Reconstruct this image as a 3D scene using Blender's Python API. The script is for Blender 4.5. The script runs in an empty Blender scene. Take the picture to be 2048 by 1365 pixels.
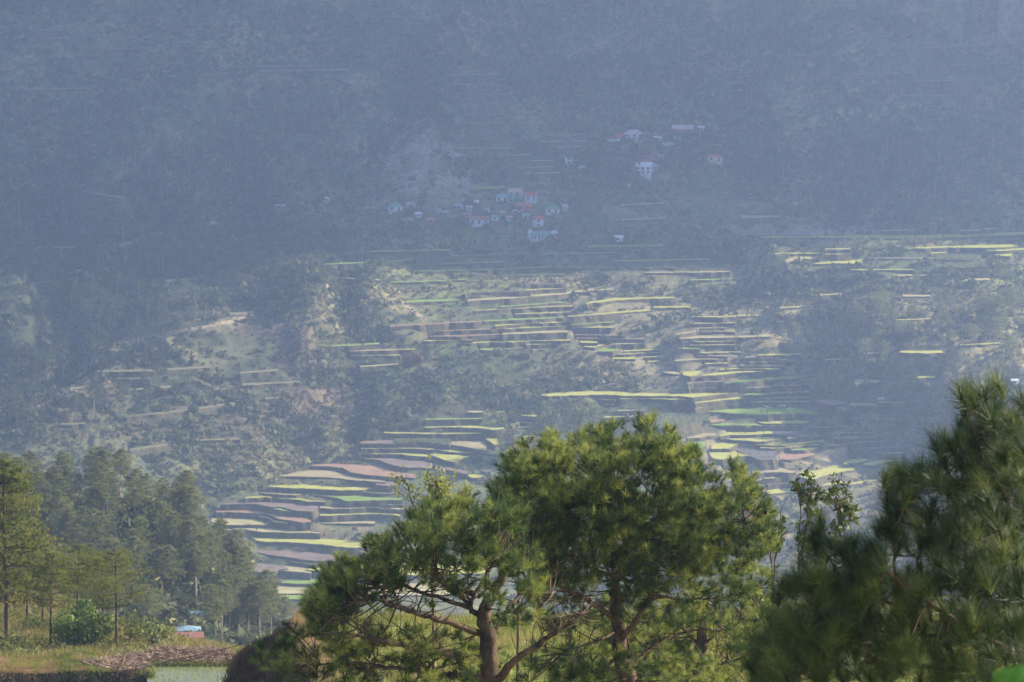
import bpy, math, random
import numpy as np
random.seed(7); rng = np.random.default_rng(11)
C = bpy.context.scene.collection
sc = bpy.context.scene

# ---------------------------------------------------------------- camera, sky, sun, exposure
F = 8340.0; CX, CY = 1024.0, 682.5; PITCH = math.radians(-6.0)
cp, sp = math.cos(PITCH), math.sin(PITCH)
cam = bpy.data.cameras.new('camera'); camo = bpy.data.objects.new('camera', cam); C.objects.link(camo)
cam.sensor_width = 36; cam.lens = 36*F/2048.0; cam.clip_start = 0.1; cam.clip_end = 20000
cam.dof.use_dof = True; cam.dof.focus_distance = 80; cam.dof.aperture_fstop = 9
camo.rotation_euler = (math.radians(90)+PITCH, 0, 0); sc.camera = camo

SUN_AZ, SUN_EL = math.radians(70), math.radians(27)      # azimuth from +Y towards +X
S = (math.sin(SUN_AZ)*math.cos(SUN_EL), math.cos(SUN_AZ)*math.cos(SUN_EL), math.sin(SUN_EL))
w = bpy.data.worlds.new('World'); sc.world = w; w.use_nodes = True
nt = w.node_tree; sky = nt.nodes.new('ShaderNodeTexSky'); sky.sky_type = 'NISHITA'; sky.sun_disc = False
sky.sun_elevation = SUN_EL; sky.sun_rotation = SUN_AZ; sky.altitude = 1500
nt.links.new(sky.outputs[0], nt.nodes['Background'].inputs[0]); nt.nodes['Background'].inputs[1].default_value = 0.08
sl = bpy.data.lights.new('sun', 'SUN'); sl.energy = 5.0; sl.angle = math.radians(0.5); sl.color = (1, 0.87, 0.68)
so = bpy.data.objects.new('sun', sl); C.objects.link(so); so.location = (300, 100, 300)
from mathutils import Vector
so.rotation_euler = Vector(S).to_track_quat('Z', 'Y').to_euler()
sc.view_settings.view_transform = 'Standard'; sc.view_settings.look = 'None'
sc.view_settings.gamma = 1; sc.view_settings.exposure = 1.62; sc.view_settings.use_curve_mapping = False
HAZE = 0.00021; HAZE_COL = (0.46, 0.60, 0.97); HAZE_G = 0.6
try:
    sc.cycles.use_denoising = True; sc.cycles.denoiser = 'OPENIMAGEDENOISE'
    sc.cycles.volume_bounces = 1; sc.cycles.max_bounces = 5; sc.cycles.transparent_max_bounces = 6
    sc.cycles.diffuse_bounces = 3; sc.cycles.transmission_bounces = 3; sc.cycles.glossy_bounces = 2
except Exception: pass

# ---------------------------------------------------------------- projection helpers
def tz_tx(u, v):
    Z = (CY-np.asarray(v, float))/F; X = (np.asarray(u, float)-CX)/F
    y = cp - Z*sp
    return (sp + Z*cp)/y, X/y                       # z/y and x/y of the line of sight
def pt(u, v, y):
    t, a = tz_tx(u, v); return (float(a*y), float(y), float(t*y))
def proj(x, y, z):
    dep = y*cp + z*sp; up = -y*sp + z*cp
    return CX+F*x/dep, CY-F*up/dep

# ---------------------------------------------------------------- noise
def vnoise(x, y, seed=0):
    xi = np.floor(x).astype(np.int64); yi = np.floor(y).astype(np.int64); xf = x-xi; yf = y-yi
    def h(i, j):
        n = (i*374761393 + j*668265263 + seed*974711) & 0x7fffffff
        n = ((n ^ (n >> 13))*1274126177) & 0x7fffffff
        return ((n ^ (n >> 16)) & 0xffff)/65535.0
    a = xf*xf*(3-2*xf); b = yf*yf*(3-2*yf)
    return (h(xi, yi)*(1-a)+h(xi+1, yi)*a)*(1-b)+(h(xi, yi+1)*(1-a)+h(xi+1, yi+1)*a)*b
def fbm(x, y, o=4, seed=0):
    s = 0; am = 1; tot = 0
    for k in range(o):
        s = s+am*(vnoise(x*2**k+17.3*k, y*2**k-9.1*k, seed+k)-.5); tot += am; am *= .55
    return s/tot*2

# ---------------------------------------------------------------- materials
def mat(name, col, col2=None, scale=1.0, rough=0.9, trans=0.0, bump=0.0, spec=0.2, detail=4, stretch=None, col3=None, attr=None):
    m = bpy.data.materials.new(name); m.use_nodes = True; n = m.node_tree.nodes; l = m.node_tree.links
    b = n['Principled BSDF']; b.inputs['Roughness'].default_value = rough
    b.inputs['Specular IOR Level'].default_value = spec
    c4 = lambda c: (c[0], c[1], c[2], 1)
    out = None
    if col2 is None and attr is None:
        b.inputs['Base Color'].default_value = c4(col)
    else:
        g = n.new('ShaderNodeNewGeometry'); mp = n.new('ShaderNodeMapping'); l.new(g.outputs['Position'], mp.inputs[0])
        mp.inputs['Scale'].default_value = stretch or (1, 1, 1)
        t = n.new('ShaderNodeTexNoise'); t.inputs['Scale'].default_value = scale; t.inputs['Detail'].default_value = detail
        t.inputs['Roughness'].default_value = .65
        l.new(mp.outputs[0], t.inputs['Vector'])
        r = n.new('ShaderNodeValToRGB'); l.new(t.outputs[0], r.inputs[0])
        r.color_ramp.elements[0].position = .36; r.color_ramp.elements[1].position = .64
        if attr:
            r.color_ramp.elements[0].color = (.62, .62, .62, 1); r.color_ramp.elements[1].color = (1.42, 1.40, 1.36, 1)
            at = n.new('ShaderNodeAttribute'); at.attribute_name = attr
            mx = n.new('ShaderNodeMix'); mx.data_type = 'RGBA'; mx.blend_type = 'MULTIPLY'; mx.inputs[0].default_value = 1
            l.new(at.outputs['Color'], mx.inputs[6]); l.new(r.outputs[0], mx.inputs[7]); out = mx.outputs[2]
        else:
            r.color_ramp.elements[0].color = c4(col); r.color_ramp.elements[1].color = c4(col2)
            if col3:
                e = r.color_ramp.elements.new(.5); e.color = c4(col3)
            t2 = n.new('ShaderNodeTexNoise'); t2.inputs['Scale'].default_value = scale*7.3; t2.inputs['Detail'].default_value = 5; l.new(mp.outputs[0], t2.inputs['Vector'])
            r2_ = n.new('ShaderNodeValToRGB'); l.new(t2.outputs[0], r2_.inputs[0]); r2_.color_ramp.elements[0].position = .3; r2_.color_ramp.elements[1].position = .7
            r2_.color_ramp.elements[0].color = (.66, .66, .66, 1); r2_.color_ramp.elements[1].color = (1.25, 1.25, 1.25, 1)
            m2 = n.new('ShaderNodeMix'); m2.data_type = 'RGBA'; m2.blend_type = 'MULTIPLY'; m2.inputs[0].default_value = 1
            l.new(r.outputs[0], m2.inputs[6]); l.new(r2_.outputs[0], m2.inputs[7]); out = m2.outputs[2]
        l.new(out, b.inputs['Base Color'])
        if bump:
            bp = n.new('ShaderNodeBump'); bp.inputs['Strength'].default_value = min(1, bump); bp.inputs['Distance'].default_value = bump
            l.new(t.outputs[0], bp.inputs['Height']); l.new(bp.outputs[0], b.inputs['Normal'])
    if trans:
        tr = n.new('ShaderNodeBsdfTranslucent'); mxs = n.new('ShaderNodeMixShader'); mxs.inputs[0].default_value = trans
        if out: l.new(out, tr.inputs[0])
        else: tr.inputs[0].default_value = c4(col)
        o = n['Material Output']; l.new(b.outputs[0], mxs.inputs[1]); l.new(tr.outputs[0], mxs.inputs[2]); l.new(mxs.outputs[0], o.inputs[0])
    return m
M = {}
M['ground'] = mat('ground', None, scale=.35, rough=.95, bump=.25, attr='tint', detail=6)
M['soil_bank'] = mat('soil_bank', (.07, .05, .035), (.17, .12, .08), .6, .95, bump=.3, col3=(.08, .085, .035))
M['pine_leaf'] = mat('pine_needles', (.035, .068, .016), (.12, .165, .036), 2.2, .6, trans=.35, spec=.35, col3=(.065, .11, .024))
M['pine_leaf2'] = mat('pine_needles_yellowish', (.19, .24, .045), (.38, .39, .10), 2.0, .6, trans=.4, spec=.35)  # yellowish shoots, brightened to stand in for sunlit tops
M['pine_mid'] = mat('pine_foliage', (.12, .155, .05), (.27, .28, .10), .45, .8, trans=.5)
M['pine_far'] = mat('far_pine_foliage', (.045, .07, .03), (.13, .15, .055), .16, .85, trans=.25)
M['scrub'] = mat('scrub_leaves', (.055, .085, .03), (.22, .21, .085), .09, .85, trans=.3, col3=(.10, .13, .045))
M['broad'] = mat('broad_leaves', (.16, .19, .03), (.36, .34, .07), 1.5, .5, trans=.45, spec=.4)
M['broad_dark'] = mat('dark_broad_leaves', (.06, .09, .025), (.15, .17, .05), .8, .6, trans=.3, spec=.4)
M['bush_green'] = mat('bright_bush_leaves', (.09, .16, .03), (.20, .26, .06), .9, .6, trans=.35)
M['banana'] = mat('banana_leaves', (.16, .24, .10), (.34, .40, .22), .4, .35, trans=.3, spec=.7)
M['rust_leaf'] = mat('brown_flowering_leaves', (.17, .10, .045), (.30, .19, .09), .5, .8, trans=.2)
M['bark'] = mat('pine_bark', (.035, .022, .016), (.17, .115, .08), 5.0, .95, bump=.10, stretch=(1, 1, .45), detail=8)
M['bark_pale'] = mat('pale_bark', (.20, .16, .12), (.36, .31, .25), 2.0, .85)
M['dry_grass'] = mat('dry_grass', (.24, .16, .07), (.46, .33, .17), .8, .9, trans=.35)
M['green_grass'] = mat('green_grass', (.14, .17, .035), (.32, .31, .08), .6, .9, trans=.35)
M['straw'] = mat('cut_straw', (.20, .13, .085), (.50, .36, .25), 2.0, .9)

# ---------------------------------------------------------------- mesh helpers
def mesh(name, V, Fc, mats, midx=None, smooth=False, colors=None):
    V = np.asarray(V, np.float32); me = bpy.data.meshes.new(name)
    if isinstance(Fc, np.ndarray):
        k = Fc.shape[1]; n = len(Fc); me.vertices.add(len(V)); me.vertices.foreach_set('co', V.ravel())
        me.loops.add(n*k); me.polygons.add(n)
        me.loops.foreach_set('vertex_index', Fc.astype(np.int32).ravel())
        me.polygons.foreach_set('loop_start', np.arange(0, n*k, k, dtype=np.int32))
        try: me.polygons.foreach_set('loop_total', np.full(n, k, np.int32))
        except Exception: pass
    else:
        me.from_pydata([tuple(p) for p in V.tolist()], [], Fc)
    for m in mats: me.materials.append(m)
    if midx is not None: me.polygons.foreach_set('material_index', np.asarray(midx, np.int32))
    if smooth: me.polygons.foreach_set('use_smooth', np.ones(len(me.polygons), bool))
    if colors is not None:
        a = me.attributes.new('tint', 'FLOAT_COLOR', 'POINT')
        cc = np.ones((len(V), 4), np.float32); cc[:, :3] = colors; a.data.foreach_set('color', cc.ravel())
    me.update(); me.validate(); return me
def obj(name, me, parent=None, loc=None):
    o = bpy.data.objects.new(name, me); C.objects.link(o)
    if parent is not None: o.parent = parent
    if loc is not None: o.location = loc
    return o
def tag(o, label=None, cat=None, group=None, kind=None):
    if label: o['label'] = label
    if cat: o['category'] = cat
    if group: o['group'] = group
    if kind: o['kind'] = kind
    return o
def unit(v): return v/np.maximum(1e-9, np.linalg.norm(v, axis=-1, keepdims=True))
def rdir(n):
    v = rng.normal(size=(n, 3)); return unit(v)
def blades(base, d, L, W, side=None):
    """thin single-triangle blades from base along d"""
    n = len(base)
    if side is None: side = unit(np.cross(d, rdir(n)))
    L = np.asarray(L).reshape(-1, 1); W = np.asarray(W).reshape(-1, 1)
    V = np.stack([base-side*W/2, base+side*W/2, base+d*L], 1).reshape(-1, 3)
    return V, np.arange(3*n).reshape(-1, 3)
def leaves(c, size, nrm=None, asp=.6):
    """rhombic leaf quads"""
    n = len(c); nrm = rdir(n) if nrm is None else nrm
    a = unit(np.cross(nrm, rdir(n))); b = np.cross(nrm, a); s = np.asarray(size).reshape(-1, 1)
    V = np.stack([c-a*s, c+b*s*asp, c+a*s, c-b*s*asp], 1).reshape(-1, 3)
    return V, np.arange(4*n).reshape(-1, 4)
class Bag:
    def __init__(s): s.V = []; s.F = []; s.I = []; s.n = 0
    def add(s, V, Fc, i=0):
        V = np.asarray(V, float); Fc = np.asarray(Fc)
        if Fc.shape[1] == 3: Fc = np.concatenate([Fc, Fc[:, 2:3]], 1) if False else Fc
        s.V.append(V); s.F.append(Fc+s.n); s.I.append(np.full(len(Fc), i)); s.n += len(V)
    def mesh(s, name, mats, smooth=False):
        ks = {f.shape[1] for f in s.F}
        if len(ks) == 1:
            return mesh(name, np.concatenate(s.V), np.concatenate(s.F), mats, np.concatenate(s.I), smooth)
        V = np.concatenate(s.V); Fl = []; I = np.concatenate(s.I)
        for f in s.F: Fl += f.tolist()
        return mesh(name, V, Fl, mats, I, smooth)
def tube(path, rad, k=7, jitter=.0):
    P = np.asarray(path, float); n = len(P); rad = np.broadcast_to(np.asarray(rad, float), (n,))
    T = unit(np.gradient(P, axis=0)); ref = np.array([.13, .97, .21]) if abs(T[0][2]) > .8 else np.array([0., 0, 1])
    A = unit(np.cross(T, ref)); B = np.cross(T, A); th = np.arange(k)/k*2*np.pi
    R = rad[:, None]*(1+jitter*rng.normal(size=(n, k)))
    V = P[:, None]+(A[:, None]*np.cos(th)[None, :, None]+B[:, None]*np.sin(th)[None, :, None])*R[..., None]
    V = V.reshape(-1, 3); Fc = []
    for i in range(n-1):
        for j in range(k): Fc.append((i*k+j, i*k+(j+1) % k, (i+1)*k+(j+1) % k, (i+1)*k+j))
    return V, np.array(Fc)
def smooth_path(P, m=4, wob=0.0):
    P = np.asarray(P, float)
    if len(P) < 3: t = np.linspace(0, 1, m+1)[:, None]; Q = P[0]*(1-t)+P[-1]*t
    else:
        Q = []; E = np.vstack([2*P[0]-P[1], P, 2*P[-1]-P[-2]])
        for i in range(1, len(E)-2):
            for t in np.arange(m)/m:
                a, b, c, d = E[i-1], E[i], E[i+1], E[i+2]
                Q.append(.5*((2*b)+(c-a)*t+(2*a-5*b+4*c-d)*t*t+(3*b-a-3*c+d)*t**3))
        Q.append(P[-1]); Q = np.array(Q)
    if wob: Q[1:-1] += rng.normal(size=Q[1:-1].shape)*wob
    return Q
def box(x0, x1, y0, y1, z0, z1):
    V = np.array([(x, y, z) for z in (z0, z1) for y in (y0, y1) for x in (x0, x1)], float)
    return V, np.array([(0, 2, 3, 1), (4, 5, 7, 6), (0, 1, 5, 4), (2, 6, 7, 3), (0, 4, 6, 2), (1, 3, 7, 5)])

# ---------------------------------------------------------------- the lie of the land: control points (photo x, photo y, metres away)
CP = []
def cp_add(*t):
    for q in t: CP.append(q)
for v, y in ((1230, 1500), (1140, 1565), (1050, 1620), (960, 1680), (880, 1740), (780, 1800), (700, 1850), (600, 1920), (500, 2000), (450, 2050)):
    for u in (700, 1000, 1300, 1560): cp_add((u, v, y))
for v, y in ((400, 2078), (330, 2100), (250, 2122), (120, 2165), (0, 2200), (-150, 2290)):
    for u in (-300, 100, 500, 900, 1300, 1700, 2100, 2500): cp_add((u, v, y+(10*math.sin(u*.011+v*.004))))
# left: village spur, second spur and the ravine
cp_add((560, 412, 2040), (430, 440, 2010), (300, 470, 1985), (200, 495, 1970), (60, 520, 1965), (-150, 560, 1960),
       (100, 620, 1950), (250, 590, 1945), (400, 560, 1945), (550, 520, 1975),
       (640, 568, 1885), (720, 576, 1895), (600, 600, 1865), (430, 650, 1815), (330, 672, 1790), (200, 700, 1750), (130, 790, 1700), (60, 825, 1670), (-80, 870, 1640),
       (300, 760, 1740), (450, 760, 1760), (600, 700, 1810), (600, 790, 1765), (700, 790, 1775), (350, 850, 1690), (500, 850, 1700), (650, 850, 1720), (740, 860, 1735),
       (450, 940, 1650), (600, 920, 1680), (560, 965, 1655), (430, 1010, 1622), (300, 930, 1640), (150, 900, 1640), (0, 920, 1610), (450, 1060, 1600), (440, 1150, 1540))
# hidden dip behind the second spur
for (u, v, y) in ((150, 770, 1830), (40, 800, 1800), (-80, 840, 1780)): cp_add((u, v, y))
# right spur
cp_add((1500, 640, 1885), (1640, 700, 1840), (1720, 690, 1800), (1850, 640, 1800), (2000, 620, 1815), (1650, 800, 1780), (1760, 770, 1760), (1900, 740, 1735),
       (2048, 740, 1725), (1900, 860, 1690), (2048, 860, 1680), (1700, 860, 1735), (1750, 940, 1690), (1900, 960, 1640), (2150, 900, 1650), (2200, 700, 1740),
       (1700, 560, 1930), (1900, 560, 1900), (2048, 560, 1890), (1700, 500, 1985), (2048, 500, 1960), (2048, 468, 2010), (2300, 480, 1990), (1750, 1080, 1600), (2050, 1080, 1580))
# valley bottom in front, out of view
for u in (400, 800, 1200, 1600, 2000): cp_add((u, 1400, 1380), (u, 1700, 1100))
cp_add((2700, 900, 1600), (-700, 900, 1560))
# forest hill, left
for q in ((250, 990, 725), (100, 1000, 740), (-50, 1010, 750), (350, 1015, 715), (400, 1070, 700), (440, 1140, 690), (500, 1205, 675), (570, 1285, 660), (620, 1340, 650),
          (200, 1080, 690), (300, 1130, 670), (350, 1200, 650), (450, 1240, 655), (250, 1200, 645), (370, 1292, 610), (480, 1300, 625), (100, 1150, 670), (250, 1300, 590), (-50, 1150, 680),
          (-400, 1000, 750), (-400, 1200, 650)): cp_add(q)
for q in ((250, 1180, 840), (0, 1180, 850), (400, 1280, 820), (500, 1400, 800), (600, 1500, 780), (-400, 1200, 860)): cp_add(q)      # behind its crest
# near-left hill under the tall pines
for q in ((0, 1300, 262), (100, 1302, 262), (200, 1300, 264), (300, 1305, 258), (420, 1312, 262), (500, 1325, 262), (50, 1235, 300), (150, 1245, 300), (230, 1268, 290), (0, 1195, 335), (100, 1215, 335),
          (-150, 1190, 320), (-150, 1290, 262), (330, 1320, 300), (200, 1330, 370), (0, 1270, 400), (400, 1420, 380), (450, 1560, 470), (100, 1500, 480), (-200, 1400, 480), (-500, 1200, 330), (800, 1560, 330), (800, 1600, 480)): cp_add(q)
# plateau with straw field and pond
for u in (-250, -50, 150, 320, 430):
    cp_add((u, None, 232.5, -42.2)); cp_add((u, None, 222, -42.3)); cp_add((u, None, 205, -42.6)); cp_add((u, None, 239, -44.6))
    cp_add((u, None, 190, -45))
cp_add((560, None, 225, -43.5), (560, None, 205, -44), (700, None, 230, -50), (700, None, 200, -50))
# pine hill in front of the camera
for u in (700, 900, 1200, 1500, 1900, 2400):
    cp_add((u, None, 75, -17.6)); cp_add((u, None, 100, -18.9)); cp_add((u, 1228, 121)); cp_add((u, None, 150, -38)); cp_add((u, None, 175, -55))
cp_add((640, 1222, 121), (600, 1226, 120), (570, 1245, 118), (540, 1262, 116), (505, 1290, 112), (490, 1325, 108), (478, 1372, 103),
       (600, None, 100, -19.2), (600, None, 75, -17.8), (540, None, 100, -19.6), (505, None, 85, -19.0), (600, None, 88, -18.6), (520, None, 75, -18.4),
       (470, None, 112, -23.5), (430, None, 114, -28), (380, None, 116, -32), (430, None, 98, -25), (400, None, 85, -24), (300, None, 110, -34), (250, None, 80, -30), (300, None, 60, -24), (560, None, 135, -29),
       (470, None, 135, -34), (560, None, 152, -40), (100, None, 150, -46), (-300, None, 130, -44), (400, None, 175, -46), (200, None, 175, -47), (100, None, 110, -38))
for u in (-1500, 0, 1000, 2000, 3500): cp_add((u, None, 4, -1.9)); cp_add((u, None, 30, -11.5)); cp_add((u, None, 52, -15.5))
for u in (-300, 1000, 2300): cp_add((u, None, 3400, 640)); cp_add((u, None, 2700, 330))
Pc = []; Tc = []
for q in CP:
    if q[1] is None: Pc.append(((q[0]-CX)/F, math.log(q[2]))); Tc.append(q[3]/q[2])
    else:
        t, a = tz_tx(q[0], q[1]); Pc.append((float(a), math.log(q[2]))); Tc.append(float(t))
Pc = np.array(Pc); Tc = np.array(Tc); KA, KL = 14.0, 3.2
def phi(r2): return .5*r2*np.log(r2+1e-12)
Q = Pc*[KA, KL]
n = len(Q); r2 = ((Q[:, None]-Q[None])**2).sum(-1)
A = np.zeros((n+3, n+3)); A[:n, :n] = phi(r2)+np.eye(n)*2e-4; A[:n, n] = 1; A[:n, n+1:] = Q; A[n, :n] = 1; A[n+1:, :n] = Q.T
W = np.linalg.lstsq(A, np.concatenate([Tc, np.zeros(3)]), rcond=None)[0]
def tps(a, y):
    a = np.asarray(a, float).ravel(); L = np.log(np.asarray(y, float).ravel()); out = np.empty(len(a))
    for i in range(0, len(a), 40000):
        q = np.stack([a[i:i+40000]*KA, L[i:i+40000]*KL], 1)
        r2 = (q[:, 0:1]-Q[None, :, 0])**2+(q[:, 1:2]-Q[None, :, 1])**2
        out[i:i+40000] = phi(r2)@W[:n]+W[n]+q@W[n+1:]
    return out
# polar grid
ac = np.concatenate([np.linspace(-.34, -.135, 18, endpoint=False), np.arange(-.135, .135, .00062), np.linspace(.135, .34, 18)])
yr = np.concatenate([np.geomspace(2.5, 70, 26, endpoint=False), np.arange(70, 135, 1.0), np.arange(135, 200, 4), np.arange(200, 238, .75), np.arange(238, 345, 1.8), np.arange(345, 580, 8),
                     np.arange(580, 760, 3.0), np.arange(760, 1380, 20), np.arange(1380, 2250, 2.1), np.geomspace(2250, 3400, 34)])
AC, YR = np.meshgrid(ac, yr); X = AC*YR; nr, nc = AC.shape
Tg = tps(AC, YR).reshape(nr, nc); Zg = Tg*YR
def zsurf(a, y): return tps(a, y)*np.asarray(y).ravel()
def hit_y(u, v, lo=1380, hi=2700, G=None):
    """first distance at which the line of sight meets the land (coarse march on the grid)"""
    t, a = tz_tx(u, v); j = int(np.clip(np.searchsorted(ac, a), 1, nc-1)); f = (a-ac[j-1])/(ac[j]-ac[j-1])
    col = (Zg[:, j-1]*(1-f)+Zg[:, j]*f); m = (col >= t*yr) & (yr >= lo) & (yr <= hi)
    k = np.argmax(m)
    if not m[k]: return None
    if k == 0: return float(yr[0])
    d0 = col[k-1]-t*yr[k-1]; d1 = col[k]-t*yr[k]
    g = -d0/(d1-d0) if d1 != d0 and d0 < 0 else 1
    return float(yr[k-1]+(yr[k]-yr[k-1])*min(1, max(0, g)))

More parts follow.
